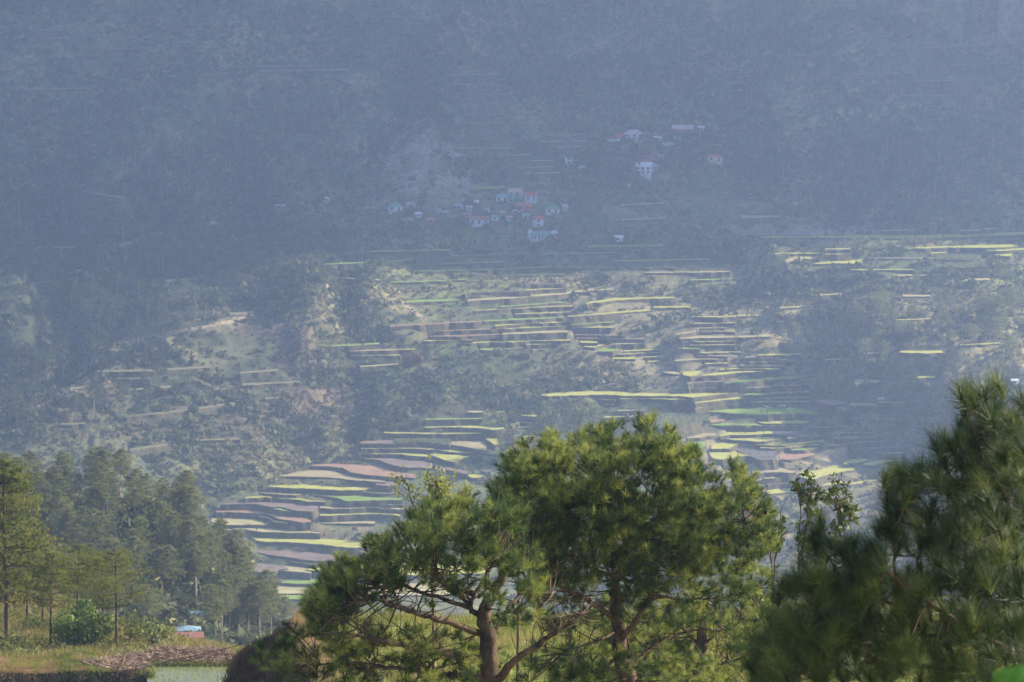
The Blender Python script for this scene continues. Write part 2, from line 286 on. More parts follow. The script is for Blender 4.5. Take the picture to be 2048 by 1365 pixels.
# ---------------------------------------------------------------- the rice terraces: colour code and (photo x, back edge y, front lip y) along each field
FIELDS = """
y 768,865,867 800,866,868 860,867,869 900,867,869 960,866,868 985,866,869
y 850,855,857 880,853,856 905,853,856 930,851,857 960,854,857 985,857,861 1008,856,859
g 850,838,841 965,837,839
b 721,884,888 760,882,888 792,882,888
p 790,882,888 840,881,887 880,881,889 900,882,891
m 896,882,890 920,882,893 950,881,898 965,883,901 973,892,902
t 722,897,899 780,896,898 850,897,899 868,899,901
y 868,898,899 885,900,903 900,902,905 925,904,906 953,906,909
y 717,907,909 800,907,909 826,907,913 855,911,915
y 861,909,911 880,910,918 895,911,924 910,911,925 920,912,922 932,914,916 953,908,909
b 724,917,918 760,917,922 788,918,932 815,918,936 840,922,936 865,928,938 900,936,942 935,943,950
o 623,931,933 660,929,934 685,929,937 700,930,945 729,932,950 760,934,953 778,938,955 800,947,955 830,950,957
m 563,952,954 600,944,954 623,942,955 655,942,956 680,948,958 700,951,961 730,957,963 770,962,966
y 538,974,975 570,971,977 600,970,978 625,971,979 650,974,980 680,976,982 700,976,982 725,974,981 745,975,978
t 748,975,976 785,976,978
b 752,966,971 770,964,972 790,964,972
t 519,985,987 545,987,989 565,989,991 590,990,992 605,989,990
t 728,984,985 755,986,988 790,987,988
y 490,996,998 505,994,997 530,994,996 543,995,997
y 555,997,998 580,998,999 600,998,1001 615,1001,1004 628,1003,1004 650,1004,1005
g 625,990,991 645,990,993 675,990,997 690,992,1003 716,993,1003 740,995,1002 790,998,1001 805,998,1001
b 440,1009,1010 475,1006,1009 512,1005,1008 530,1005,1013 547,1006,1015 566,1007,1016 585,1009,1021 598,1013,1023 625,1013,1024 636,1013,1019
t 640,1014,1017 665,1015,1019 690,1016,1019 730,1015,1017 760,1013,1016
t 768,1009,1011 805,1009,1011
t 760,1016,1018 810,1018,1020
g 547,1018,1019 565,1019,1022 580,1022,1024
o 432,1021,1025 470,1020,1026 500,1021,1027 530,1025,1028 547,1029,1034 557,1032,1039 585,1035,1042 605,1037,1046 622,1042,1045
y 640,1029,1033 665,1029,1033 690,1027,1031 740,1026,1029 785,1028,1031 800,1031,1033
t 502,1031,1032 520,1033,1034 540,1037,1039 546,1043,1044 560,1044,1046 575,1046,1048
t 622,1046,1048 660,1045,1048 730,1044,1048 750,1044,1048
t 423,1038,1051 458,1036,1051 490,1039,1051 512,1040,1051 525,1045,1051 535,1049,1051
t 465,1058,1059 496,1056,1061 524,1056,1065 560,1060,1066 580,1063,1067 625,1065,1067 640,1066,1068
t 437,1060,1061 462,1060,1061
y 501,1075,1076 512,1075,1082 534,1076,1085 560,1077,1085 598,1078,1087 636,1079,1090 661,1080,1092 680,1080,1095 710,1083,1097 740,1086,1094
b 430,1083,1091 445,1083,1094 470,1084,1096 490,1087,1097 500,1095,1098
t 430,1104,1106 455,1107,1109 470,1106,1110
b 509,1103,1104 535,1103,1110 555,1103,1113 580,1104,1116 605,1105,1120 636,1108,1123 660,1109,1123 690,1110,1123 705,1112,1120
y 458,1117,1121 475,1117,1128 495,1119,1127 511,1123,1125
b 471,1131,1133 500,1128,1143 520,1128,1146 545,1131,1144 560,1133,1140 575,1136,1140
g 583,1124,1125 605,1126,1128 636,1129,1131
t 550,1137,1140 572,1133,1143 600,1135,1146 622,1142,1148
y 612,1140,1141 636,1134,1143 660,1132,1144 680,1131,1143 700,1133,1142
g 557,1165,1166 580,1161,1168 595,1158,1169 640,1158,1169 700,1159,1170
w 524,1160,1165 560,1157,1165 590,1157,1160
t 515,1173,1188 560,1173,1189 620,1174,1188 700,1175,1188
g 533,1190,1196 560,1190,1199 600,1190,1200 640,1190,1202 700,1190,1203
y 720,1132,1150 800,1130,1152 900,1130,1150 980,1135,1148
t 720,1170,1190 800,1168,1192 900,1170,1190
y 972,878,880 982,877,886 990,878,894 997,878,890
y 963,904,906 980,899,909 1000,899,911 1012,905,910
y 1047,875,880 1055,872,885 1070,873,878
t 1022,849,850 1040,845,846 1063,845,847
y 1015,856,857 1040,855,856 1065,854,856
y 1042,831,832 1055,831,834 1075,831,835
g 985,826,827 1010,823,825
t 935,823,826 965,823,826
y 930,950,952 945,950,957 965,953,956
y 909,960,961 930,963,965 950,966,968
b 962,941,943 980,941,945
y 1083,791,792 1097,789,794 1116,786,793 1180,784,791 1230,784,791 1250,785,793 1280,787,793 1320,788,793 1356,789,793 1385,788,796 1400,786,795 1432,783,791 1476,784,786
g 1193,798,799 1215,798,801 1232,799,802
y 1240,797,799 1280,796,798 1320,796,799 1340,796,800 1372,799,800
t 1200,807,809 1230,810,811
y 1207,833,837 1230,833,836 1260,832,835 1280,832,833
t 1235,821,823 1290,821,822
y 1210,843,846 1235,843,845
y 1250,842,846 1275,844,846
y 1390,806,808 1420,801,805 1458,795,800 1480,795,799 1496,796,798
y 1390,817,819 1420,813,815 1455,809,811 1490,807,808
g 1415,824,825 1440,821,825 1458,818,828 1480,818,829 1500,819,830 1535,818,830 1570,817,829 1590,817,827 1605,818,827 1615,822,829 1640,827,831 1665,828,830
p 1270,832,850 1300,829,856 1340,828,858 1380,826,852 1418,829,840
o 1405,843,846 1425,841,846 1450,838,842
g 1420,851,852 1440,847,852 1460,848,852 1490,848,852 1512,847,852 1515,850,852
y 1517,845,846 1530,844,848 1570,841,848 1600,842,848 1620,845,847
y 1515,851,853 1560,850,852 1605,851,852
g 1617,854,855 1650,856,857 1680,853,855 1710,851,853
y 1440,872,874 1460,864,871 1490,863,871 1540,862,869 1549,868,870
w 1545,862,870 1600,862,872 1640,862,868
y 1444,877,879 1460,876,880 1490,877,882 1510,877,884 1530,876,884 1550,875,880 1573,874,878
t 1575,874,878 1610,872,875 1650,869,872
y 1508,890,891 1540,887,893 1570,886,892 1600,882,889 1625,881,886 1647,879,885
y 1520,896,897 1550,895,898 1580,892,896 1610,890,892 1640,889,891
g 1583,900,902 1610,896,901 1640,892,896 1655,889,893
w 1470,897,901 1500,899,912 1520,899,921 1545,901,920 1553,904,918
o 1555,908,910 1560,910,920 1580,907,921 1600,905,918 1615,906,914 1630,909,910
y 1422,890,899 1440,887,899 1460,884,899 1470,884,892 1485,884,886
y 1418,904,910 1425,903,919 1445,901,920 1467,901,917 1475,907,915 1497,912,913
g 1375,882,905 1395,882,900 1412,886,893
m 1375,866,878 1400,867,876 1432,868,872
g 1453,930,932 1475,927,931 1495,925,927
t 1450,936,938 1480,935,938
m 1505,942,948 1530,937,947 1560,935,945 1575,942,947 1590,944,946
t 1528,957,959 1570,954,956 1600,954,955
t 1535,968,970 1590,965,967
y 1535,982,990 1570,977,986 1600,975,985
y 1600,948,955 1615,944,959 1632,942,959 1650,938,953 1680,931,946 1695,930,943 1710,940,941
y 1687,928,929 1705,920,928 1720,919,927 1735,918,923
y 1727,928,932 1750,924,931 1775,920,926 1800,919,923
o 1656,889,892 1675,887,891 1695,887,889
b 1697,887,889 1730,884,886 1790,882,884
g 1666,877,879 1700,876,878 1760,873,875
t 1680,866,868 1745,866,868
b 1700,898,900 1750,896,898 1810,894,895
t 1755,906,908 1780,905,908 1810,906,908
y 1628,972,976 1665,964,969 1690,964,968
g 1640,983,988 1665,980,984
y 1700,968,971 1760,958,961 1800,951,954
g 1453,766,768 1480,762,767 1500,758,764 1530,755,761 1570,754,759 1608,753,757 1616,756,757
y 1597,760,762 1616,761,762
g 1490,789,791 1515,786,791 1550,786,789 1580,784,786
t 1582,785,787 1618,784,786
b 1500,773,777 1550,772,774 1600,771,773
t 1500,797,799 1617,795,797
t 1500,804,806 1620,803,805
o 1632,801,802 1645,800,809 1665,801,811 1695,805,809
m 1700,806,812 1740,808,812 1765,811,814
y 1755,804,806 1780,805,807 1815,805,807
y 1365,745,751 1380,744,754 1395,743,752 1402,743,747
y 1405,751,753 1420,748,752 1450,745,750 1490,743,746 1530,743,745
t 1325,743,746 1345,743,749 1358,747,750
y 1440,739,741 1480,737,739 1560,738,740
b 1375,762,768 1400,762,766 1445,760,764
t 1365,777,779 1430,775,777
t 1440,776,778 1540,775,776
g 968,642,644 1000,640,643 1060,636,640 1100,635,638 1128,634,636
o 780,652,654 850,649,651 900,645,647 964,643,645
y 990,651,653 1060,646,648 1133,644,646
o 875,661,663 960,659,661 1005,657,659
y 1010,657,659 1060,655,657 1135,651,653
o 860,671,674 920,672,674 960,669,672 1002,667,670
t 1005,665,670 1060,663,668 1135,662,666
y 848,681,683 900,681,682 945,679,681
y 930,687,688 960,684,687 984,683,685 1020,684,686 1060,681,683 1140,680,682
g 960,698,701 985,697,701 1048,695,697
y 1052,690,691 1100,687,689
t 1065,699,701 1100,698,699
y 1135,633,634 1180,630,632 1250,623,626 1290,620,623 1320,619,621
g 1143,649,651 1170,647,649 1200,645,647 1230,643,646
y 1307,614,617 1345,613,616 1380,613,616
y 1385,633,635 1440,633,636 1470,632,634 1517,630,632
b 1150,669,671 1200,669,672 1250,672,674
b 1152,676,678 1220,677,679 1290,678,680
y 1160,683,686 1180,682,687 1195,684,687
y 1168,693,695 1190,692,696 1210,688,691
g 1197,702,704 1210,697,704 1225,697,704 1240,696,700
t 1230,688,690 1290,686,688
y 1225,716,719 1245,714,719 1270,715,719
y 1248,702,704 1320,699,701
t 1235,708,710 1320,705,707
t 1290,714,716 1320,713,715
y 1295,723,725 1320,722,724
t 1360,673,679 1400,672,677 1440,673,677 1470,672,676
t 1475,673,676 1540,671,674
t 1388,647,649 1470,645,647
t 1400,657,658 1470,653,655
t 1355,668,670 1400,662,664 1470,662,664
y 1362,683,685 1470,683,684
t 1380,690,692 1470,690,691
g 1365,696,699 1400,695,699
y 1390,706,708 1460,704,706 1490,705,706
t 1350,721,723 1400,718,720 1455,718,719
y 1410,727,729 1457,726,728
t 1395,711,713 1455,712,713
y 1515,710,712 1560,708,712 1600,708,711
t 1490,715,716 1560,714,716
t 1545,719,720 1575,719,721
t 1500,723,725 1580,723,724
t 1480,731,733 1570,731,733
t 1500,744,746 1535,743,744
y 1173,606,609 1230,597,602 1280,596,599 1350,595,597
t 935,600,603 990,596,600 1050,592,596 1120,586,590 1180,580,583 1230,578,580
g 812,602,607 870,600,604 920,598,601
t 950,621,623 1060,615,617 1150,612,614
g 1000,613,615 1130,604,606
g 980,550,552 1130,548,550
g 820,542,544 950,539,541 1100,534,536 1350,535,537
g 715,567,569 830,563,565 900,560,562 935,558,560
g 650,528,530 750,524,526 880,514,516
g 1085,507,509 1240,505,507
g 1175,492,495 1250,491,494 1325,490,493
b 830,516,518 970,509,511 1060,507,509
w 1050,568,571 1130,566,569
w 930,586,588 1000,583,585 1060,582,584
Y 1520,474,477 1620,473,476 1700,472,477 1780,471,478 1850,471,478 1930,469,475 1990,467,472 2048,465,470 2120,462,467
Y 1815,497,498 1850,495,498 1900,493,496 1960,491,497 2010,490,496 2025,490,494 2038,492,493
Y 1975,501,502 2010,499,503 2048,497,500 2080,496,499
Y 1990,509,511 2005,509,513 2020,508,514 2025,508,510
y 1862,505,508 1895,504,506
y 1838,516,518 1870,516,518
b 1735,516,518 1837,516,518
Y 1700,539,541 1760,539,541 1830,539,541
t 1795,550,553 1855,550,552
p 1873,514,519 1910,511,521 1960,513,520
p 1890,529,536 1930,527,537 1970,530,536
t 1920,563,565 1945,557,562 1980,557,561
t 1805,590,594 1860,591,594
y 1550,507,509 1600,506,508 1640,507,509
y 1630,527,529 1670,523,528 1700,521,528 1725,520,527
t 1650,498,500 1700,497,500
t 1650,508,510 1700,507,509
t 1572,520,526 1600,512,522 1635,510,516
t 1765,461,463 1830,460,462
t 1920,461,463 1960,460,462
y 1970,457,460 1990,457,459
y 1800,703,706 1850,702,708 1885,703,707
t 1735,706,709 1775,705,708
t 1710,760,768 1760,761,766
y 1835,754,757 1870,753,756
t 1960,768,770 2010,767,770
g 1500,395,399 1548,396,400
t 1485,432,438 1560,432,435
g 940,374,381 1010,372,377
g 908,295,298 1030,296,298
t 75,76,79 140,76,78
t 410,150,153 500,143,146
b 190,742,745 300,740,744 420,732,736
t 205,755,758 300,756,760
g 250,780,783 345,772,776
t 140,776,780 170,773,777
g 480,768,772 600,763,766
g 250,833,836 350,822,826 470,805,809
t 530,796,799 560,794,797
y 480,745,748 555,739,743
t 400,880,883 480,876,880
o 260,898,902 335,889,892
t 120,848,851 170,846,849
g 650,692,695 760,686,689
t 700,702,704 830,698,700
t 700,711,713 800,710,712
t 720,733,735 800,728,730
o 460,627,631 510,622,626
t 210,535,540 150,541,545
y 170,555,558 60,566,569
o 240,488,496 320,468,474
o 150,540,543 200,537,541
t 330,560,563 400,556,559
t 60,495,497 150,493,496
g 1380,560,562 1500,556,558
t 150,110,112 270,108,110
t 60,60,62 130,58,60
y 210,98,100 300,96,98
o 330,84,87 380,82,85
t 500,133,135 640,131,133
y 520,142,144 700,138,141
t 900,150,152 1000,148,150
t 905,168,170 990,167,169
y 925,188,190 1010,187,189
t 920,208,210 1000,207,209
t 930,228,230 1020,227,229
t 925,246,248 1010,245,247
o 935,264,266 1015,263,265
t 1000,310,312 1060,309,311
y 1030,322,324 1110,320,322
t 1035,334,336 1105,333,335
y 1050,346,349 1120,344,347
o 1090,270,272 1170,268,270
t 1080,283,285 1175,281,283
o 1095,294,296 1170,293,295
t 1150,228,230 1240,226,228
o 1850,131,133 1950,128,130 2048,126,128
o 1800,97,99 1900,93,95 2048,88,90
y 1700,148,150 1900,144,146
t 1760,162,164 1950,160,162
y 1800,190,193 1950,188,191
o 1930,218,221 1980,216,219
t 1560,110,112 1640,108,110
t 30,180,182 200,176,178
t 1180,195,197 1240,194,196
o 165,380,383 240,394,398
o 385,425,429 420,436,440
b 1480,460,472 1545,460,471
b 1570,461,472 1620,462,471
t 1230,440,442 1330,436,438
t 1240,410,412 1330,405,408
y 740,503,505 900,500,502
t 830,528,530 1010,524,526
y 1230,522,524 1420,518,520
t 1290,545,547 1460,543,545
y 1050,580,582 1130,576,578
t 640,553,555 760,560,562
t 1030,628,630 1140,624,626
y 1150,655,657 1230,654,656
t 1560,615,617 1640,611,613
t 1640,590,592 1700,586,588
y 1790,640,642 1870,637,639
t 1650,720,722 1700,717,719
y 1920,690,692 2000,686,688
"""
TCOL = {'d': ((.15, .15, .07), (.24, .21, .11)),  # surface colours of crops and soils; d is dulled, on the left in place of shade
 'y': ((.34, .35, .06), (.50, .48, .11)), 'Y': ((.32, .36, .04), (.42, .44, .08)), 'g': ((.15, .27, .035), (.26, .36, .06)), 't': ((.32, .28, .12), (.46, .40, .19)),
 'm': ((.30, .25, .13), (.42, .35, .17)), 'b': ((.17, .12, .10), (.26, .19, .155)), 'o': ((.28, .16, .10), (.38, .24, .15)), 'p': ((.15, .19, .09), (.27, .30, .15)), 'w': ((.15, .14, .13), (.22, .20, .18))}
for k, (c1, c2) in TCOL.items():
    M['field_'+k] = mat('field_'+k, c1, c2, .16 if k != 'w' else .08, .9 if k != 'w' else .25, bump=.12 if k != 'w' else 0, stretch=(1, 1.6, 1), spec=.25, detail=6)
M['cane'] = mat('cane_leaves', (.16, .19, .08), (.30, .31, .15), .3, .85, trans=.3)
M['bund'] = mat('grassy_bund', (.16, .17, .06), (.33, .29, .14), .5, .95)
FL = []
DULL = lambda P: P[:, 0].mean() < 640 and 430 < P[:, 2].mean() < 912 or P[:, 2].mean() < 260  # strips on the left painted dull to stand in for shade; high ones muted
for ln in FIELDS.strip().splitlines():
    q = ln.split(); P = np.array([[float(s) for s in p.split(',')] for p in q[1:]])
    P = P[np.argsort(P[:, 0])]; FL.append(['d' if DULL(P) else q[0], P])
N = len(FL)
def at(P, u): return np.interp(u, P[:, 0], P[:, 1]), np.interp(u, P[:, 0], P[:, 2])
rowsA, rhs = [], []
ymid = np.zeros(N); cache = {}
for i, (k, P) in enumerate(FL):
    us = np.linspace(P[0, 0], P[-1, 0], 5)[1:-1]; zz = []
    for u in us:
        vb, vl = at(P, u); y = hit_y(u, (vb+vl)/2) or 1800.; t, _ = tz_tx(u, (vb+vl)/2); zz.append(t*y)
    r = np.zeros(N); r[i] = .30/.12; rowsA.append(r); rhs.append(.30/.12*np.mean(zz))
for u in np.arange(0, 2110, 7.0):
    L = []
    for i, (k, P) in enumerate(FL):
        if P[0, 0]-1 <= u <= P[-1, 0]+1:
            vb, vl = at(P, u); L.append((vl, vb, i))
    L.sort(reverse=True)
    for (vl0, vb0, i), (vl1, vb1, j) in zip(L, L[1:]):
        npx = max(0, vb0-vl1); y0 = hit_y(u, vb0) or 1800.; h = npx/F*y0
        g = h*.3 if npx < 16 else None
        if g is None:
            y1 = hit_y(u, vl1) or 1800.; g = max(h*.3, y1-y0)
        t0, _ = tz_tx(u, vb0); t1, _ = tz_tx(u, vl1); wgt = .5 if npx < 16 else .15
        r = np.zeros(N); r[j] += wgt/t1; r[i] -= wgt/t0; rowsA.append(r*1.0); rhs.append(wgt*g)
ZT = np.linalg.lstsq(np.array(rowsA), np.array(rhs), rcond=None)[0]
# fit the land to the fields (coarse to fine), then cut the treads in
num = np.zeros((nr, nc)); cnt = np.zeros((nr, nc)); inside = np.full((nr, nc), np.nan); infield = np.zeros((nr, nc), bool)
FG = []
for i, (k, P) in enumerate(FL):
    us = np.arange(P[0, 0], P[-1, 0]+.1, 3.0); 
    if P[-1, 0]-us[-1] > .5: us = np.append(us, P[-1, 0])
    vb, vl = at(P, us); s = np.arange(len(us)); wob = np.interp(s, np.arange(0, len(us)+8, 4), rng.normal(size=len(np.arange(0, len(us)+8, 4))))*.28
    vl = vl+wob; vb = np.minimum(vb, vl-.6)
    tl, al = tz_tx(us, vl); tb, ab = tz_tx(us, vb); yl = ZT[i]/tl; yb = ZT[i]/tb
    FG.append((us, al, yl, ab, yb)); j0, j1 = np.searchsorted(ac, [al[0], al[-1]])
    for j in range(max(0, j0-1), min(nc, j1+2)):
        a = ac[j]; y0 = np.interp(a, al, yl); y1 = np.interp(a, ab, yb)
        m = (yr >= y0-.3) & (yr <= y1+2.2); mm = (yr >= y0-2.2) & (yr <= y1+2.4)
        inside[mm, j] = np.fmin(inside[mm, j], ZT[i]); infield[mm, j] = True
        num[m, j] += ZT[i]-.4; cnt[m, j] += 1
res = np.where(cnt > 0, num/np.maximum(cnt, 1)-Zg, 0); msk = (cnt > 0).astype(float)
far = yr >= 1380; i0 = np.argmax(far); i1 = np.searchsorted(yr, 2250)
def blur(Am, sr, scol):
    fr = np.fft.rfft2(Am, s=(Am.shape[0]+80, Am.shape[1]+80)); H, Wd = Am.shape[0]+80, Am.shape[1]+80
    ky = np.fft.fftfreq(H)[:, None]; kx = np.fft.rfftfreq(Wd)[None]
    return np.fft.irfft2(fr*np.exp(-2*np.pi**2*((ky*sr)**2+(kx*scol)**2)), s=(H, Wd))[:Am.shape[0], :Am.shape[1]]
jl, jr = 18, nc-18
Rz = res[i0:i1, jl:jr]; Mk = msk[i0:i1, jl:jr]; corr = np.zeros_like(Rz)
for s_m, floor_w in ((55, .03), (22, .03), (8, .06), (3, .15)):
    dlt = (Rz-corr)*Mk; B = blur(Mk, s_m/2.1, s_m/1.15); corr = corr+blur(dlt, s_m/2.1, s_m/1.15)/(B+floor_w*B.max()*.3+1e-4)*1.0
Zg[i0:i1, jl:jr] += corr
# natural relief
relief = fbm(X/60, YR/60, 4, 3)*2.5+fbm(X/14, YR/14, 3, 8)*1.2-np.abs(fbm(X/38, YR/80, 3, 13))*7+1.6
fade = np.clip((YR-1380)/60, 0, 1)
gul = -np.abs(fbm(X/70+.4*fbm(X/90, YR/90, 2, 5), YR/300, 3, 21))*20*np.clip((YR-2085)/40, 0, 1)+np.clip((YR-2085)/40, 0, 1)*2.0
near_f = blur(np.pad(msk[i0:i1, jl:jr], ((0, 0), (0, 0))), 6, 10); damp = np.ones((nr, nc)); damp[i0:i1, jl:jr] = np.clip(1-near_f*6, 0, 1)
Zg += fade*damp*relief+gul*damp
mid = np.clip((YR-150)/60, 0, 1)*(1-fade)*np.clip(np.abs(YR-225)/25, .06, 1); Zg += mid*(fbm(X/18, YR/18, 4, 30)*1.0)
# the rise in front of the camera: level top, rounded shoulder and a steep earth bank on its left
top = np.interp(YR, [2, 4, 30, 52, 75, 100, 121, 128, 136, 150, 175, 196], [-1.4, -1.9, -11.5, -15.5, -17.6, -18.9, -20.75, -24, -29, -38, -48, -52])
xe = np.interp(YR, [0, 50, 85, 95, 103, 112, 120, 200], [-9, -4.5, -3.3, -3.9, -4.7, -5.6, -5.9, -5.6])+.25*fbm(YR/4, YR*0, 2, 66); dx = np.maximum(0, xe-X)
dr = np.where(dx < 1.9, .78*dx, 1.482+(dx-1.9)*2.5); wn = np.clip((200-YR)/30, 0, 1)
hillz = np.maximum(top-dr, -46-.02*np.maximum(0, -X)); hillz = np.where(YR > 150, np.minimum(hillz, np.maximum(top-dr, -50)), hillz)
Zg = Zg*(1-wn)+hillz*wn
nearm = (1-np.clip((YR-150)/60, 0, 1)); Zg += nearm*(fbm(X/5, YR/5, 4, 40)*.28+np.clip(dx, 0, 1)*fbm(X/1.1, Zg/1.1+YR*.2, 3, 43)*.35+fbm(X/1.3, YR/1.3, 3, 41)*.10)
# terrace the wilder slopes (old stepped fields)
U, V = proj(X, YR, Zg)
def reg(u0, u1, v0, v1, s=25):
    f = lambda x: 1/(1+np.exp(-np.clip(x, -40, 40)))
    return f((U-u0)/s)*f((u1-U)/s)*f((V-v0)/s*2)*f((v1-V)/s*2)
terr = np.clip(reg(1080, 1700, 590, 790, 20)+reg(640, 1500, 560, 700, 20)+reg(1380, 1800, 820, 1010, 20)+reg(640, 1000, 1000, 1240, 20)*.6+reg(880, 1130, 140, 400)+reg(0, 560, 40, 170)*.8+reg(1600, 2200, 90, 250)*.8+reg(100, 900, 600, 900)+reg(600, 1500, 480, 640)+reg(0, 320, 470, 600)*.7+reg(1450, 2100, 440, 780)*.8+reg(1300, 1600, 600, 760), 0, 1)*fade*(.25*damp+.75*np.pad(np.clip(1-near_f*1.6, 0, 1), ((i0, nr-i1), (jl, nc-jr)), constant_values=1))*(~infield)
spur = reg(110, 660, 610, 880, 20)
stp = 2.6+1.2*fbm(X/160, YR/160, 2, 50)+2.2*spur; zq = Zg+fbm(X/70, YR/70, 3, 51)*4; q = zq/stp; fr = q-np.floor(q)
Zt = (np.floor(q)+np.clip((fr-.72)/.28, 0, 1))*stp-(zq-Zg); Zg = Zg*(1-terr)+Zt*terr
treadmask = (fr < .70)*terr
Zg = np.where(np.isnan(inside), Zg, np.minimum(Zg, np.nan_to_num(inside, nan=1e9)-.45))
# unseen mountain flank added right of the view, shaped to shade the far wall
bump = np.clip((X-400-.15*(YR-2100))/110, 0, 1); bump = bump*bump*(3-2*bump)
tall = np.minimum(600, -75+(YR-2122)*2.6+fbm(X/90, YR/90, 4, 90)*45)
Zg = np.where(YR > 2060, np.maximum(Zg, Zg*(1-bump)+tall*bump), Zg)
# flat plateau shelf with the pond hollow; its front edge drops as a dark bank
uu = CX+F*AC
shelf = (YR > 213) & (YR < 232.6) & (X < -9) & (X > -60)
Zg = np.where(shelf, np.clip(Zg, -42.5, -42.0)+fbm(X/2, YR/2, 3, 60)*.05, Zg)
Zg = np.where((YR > 200) & (YR < 225.9) & (uu < 288) & (uu > -900), Zg-np.clip((225.9-YR)*4, 0, 7), Zg)
pondhole = (YR > 213) & (YR < 228.2) & (uu > 290) & (uu < 560)
Zg = np.where(pondhole, -42.9, Zg)
strawm = np.exp(-((YR-230.6)/1.2)**2)*np.clip((uu-150)/60, 0, 1)*np.clip((500-uu)/60, 0, 1)
Zg = Zg+strawm*.25
U, V = proj(X, YR, Zg)

# land colours: what grows or lies there, plus shade painted in on the left
def cmix(a, b, t): return a*(1-t[..., None])+b*t[..., None]
col = np.zeros((nr, nc, 3)); n1 = fbm(X/35, YR/35, 5, 70); n2 = fbm(X/9, YR/9, 4, 71); n3 = fbm(X/90, YR/90, 3, 72)
col[:] = (.075, .09, .04)
col = cmix(col, np.array([.16, .15, .068]), np.clip(.35+n1*1.6+n2*.8, 0, 1)*.7)
col = cmix(col, np.array([.13, .16, .05]), np.clip(n3*2+n2, 0, 1)*.7)
col = cmix(col, np.array([.24, .17, .11]), np.clip((n2+n1*.8)*2.5-.9, 0, 1))
gy, gx = np.gradient(Zg); slope = np.abs(gy)/np.maximum(.5, np.gradient(yr)[:, None])
tm = np.clip(treadmask, 0, 1)
lev = np.floor(q).astype(np.int64); blk = np.floor(X/34+lev*.37).astype(np.int64); hs = ((lev*7349+blk*9151) % 97)/97.0
for lo_, hi_c, cc_ in ((0, .28, (.26, .25, .10)), (.28, .45, (.30, .33, .08)), (.45, .62, (.25, .18, .13)), (.62, .74, (.16, .24, .05)), (.74, .93, (.30, .26, .13))):
    col = cmix(col, np.array(cc_), tm*((hs >= lo_) & (hs < hi_c))*.95)
riser = (1-np.clip(fr/.7, 0, 1) < .02)*terr; col = cmix(col, np.array([.10, .08, .05]), riser*.6)
earth = np.clip(reg(770, 950, 250, 395, 30)*(.75+n2), 0, 1)+reg(1470, 1760, 455, 474, 8)*.9+reg(420, 760, 620, 720, 30)*.12
col = cmix(col, np.array([.34, .25, .20]), np.clip(earth*1.2, 0, 1)*.95)
col = cmix(col, np.array([.34, .29, .13]), reg(1880, 2200, 690, 745, 12)*.8)
col = cmix(col, np.array([.15, .145, .065]), reg(380, 780, 850, 1010, 12)*.55)
dk = np.clip(reg(-900, 640, 410, 890, 30)+reg(500, 1150, 690, 880, 30)*.8, 0, 1)  # left ground painted dark to stand in for shade and match its scrub
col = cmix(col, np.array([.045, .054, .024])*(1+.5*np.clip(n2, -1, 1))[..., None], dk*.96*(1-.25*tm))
warm = reg(1380, 1760, 830, 1010, 25)+reg(1120, 1620, 600, 780, 25)
col = cmix(col, np.array([.30, .245, .14]), np.clip(warm, 0, 1)*(.55+.3*np.clip(n2*2, -1, 1)))
spurc = np.where((hs < .4)[..., None], np.array([.15, .105, .075]), np.where((hs < .7)[..., None], np.array([.14, .125, .065]), np.array([.09, .10, .045])))
col = cmix(col, spurc, np.clip(tm*spur*1.3, 0, 1)*(hs < .9)*.9)
col = cmix(col, np.array([.20, .135, .08]), reg(585, 715, 778, 835, 8)*(.6+.3*np.clip(n2*2, -1, 1)))
def near_line(P_, w_):
    d_ = np.full(U.shape, 1e9)
    for (x0, y0), (x1, y1) in zip(P_, P_[1:]):
        t_ = np.clip(((U-x0)*(x1-x0)+(V-y0)*(y1-y0))/((x1-x0)**2+(y1-y0)**2), 0, 1); d_ = np.minimum(d_, np.hypot(U-x0-t_*(x1-x0), V-y0-t_*(y1-y0)))
    return np.clip(1.6-d_/w_, 0, 1)
for P_, w_ in (([(60, 822), (130, 788), (200, 700), (330, 668), (430, 650), (520, 628), (600, 600), (640, 568), (720, 575), (800, 600), (850, 640)], 3.0), ([(385, 424), (425, 438)], 3.0), ([(200, 498), (270, 480), (330, 465), (440, 442)], 3.5), ([(165, 378), (245, 396)], 2.2)):
    col = cmix(col, np.array([.36, .27, .18]), near_line(P_, w_)*.85*(YR > 1500))
nearG = (YR < 200); col = np.where(nearG[..., None], cmix(np.array([.22, .25, .06])+col*0, np.array([.36, .30, .13]), np.clip(.45+fbm(X/6, YR/9, 4, 80)*3.0, 0, 1)), col)
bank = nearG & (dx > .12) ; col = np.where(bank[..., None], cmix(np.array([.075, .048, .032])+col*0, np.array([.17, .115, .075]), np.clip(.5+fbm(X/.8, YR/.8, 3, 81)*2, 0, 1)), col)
plat = (YR >= 200) & (YR < 345); col = np.where(plat[..., None], cmix(np.array([.17, .17, .06])+col*0, np.array([.36, .27, .14]), np.clip(.5+fbm(X/6, YR/6, 4, 82)*2.4, 0, 1)), col)
soil = ((YR > 200) & (YR < 226.4) & (uu < 292)) | ((YR > 200) & (YR < 229.2) & (uu > 270) & (uu < 560)); col = np.where(soil[..., None], cmix(np.array([.04, .03, .02])+col*0, np.array([.10, .075, .045]), np.clip(.5+fbm(X/.7, YR/.7, 3, 84)*2, 0, 1)), col)
fh = (YR >= 560) & (YR < 900); col = np.where(fh[..., None], cmix(np.array([.12, .14, .05])+col*0, np.array([.36, .29, .12]), np.clip(.45+fbm(X/10, YR/10, 4, 83)*2.2, 0, 1)), col)
ii = np.arange(nr*nc).reshape(nr, nc)
Fq = np.stack([ii[:-1, :-1], ii[:-1, 1:], ii[1:, 1:], ii[1:, :-1]], -1).reshape(-1, 4)
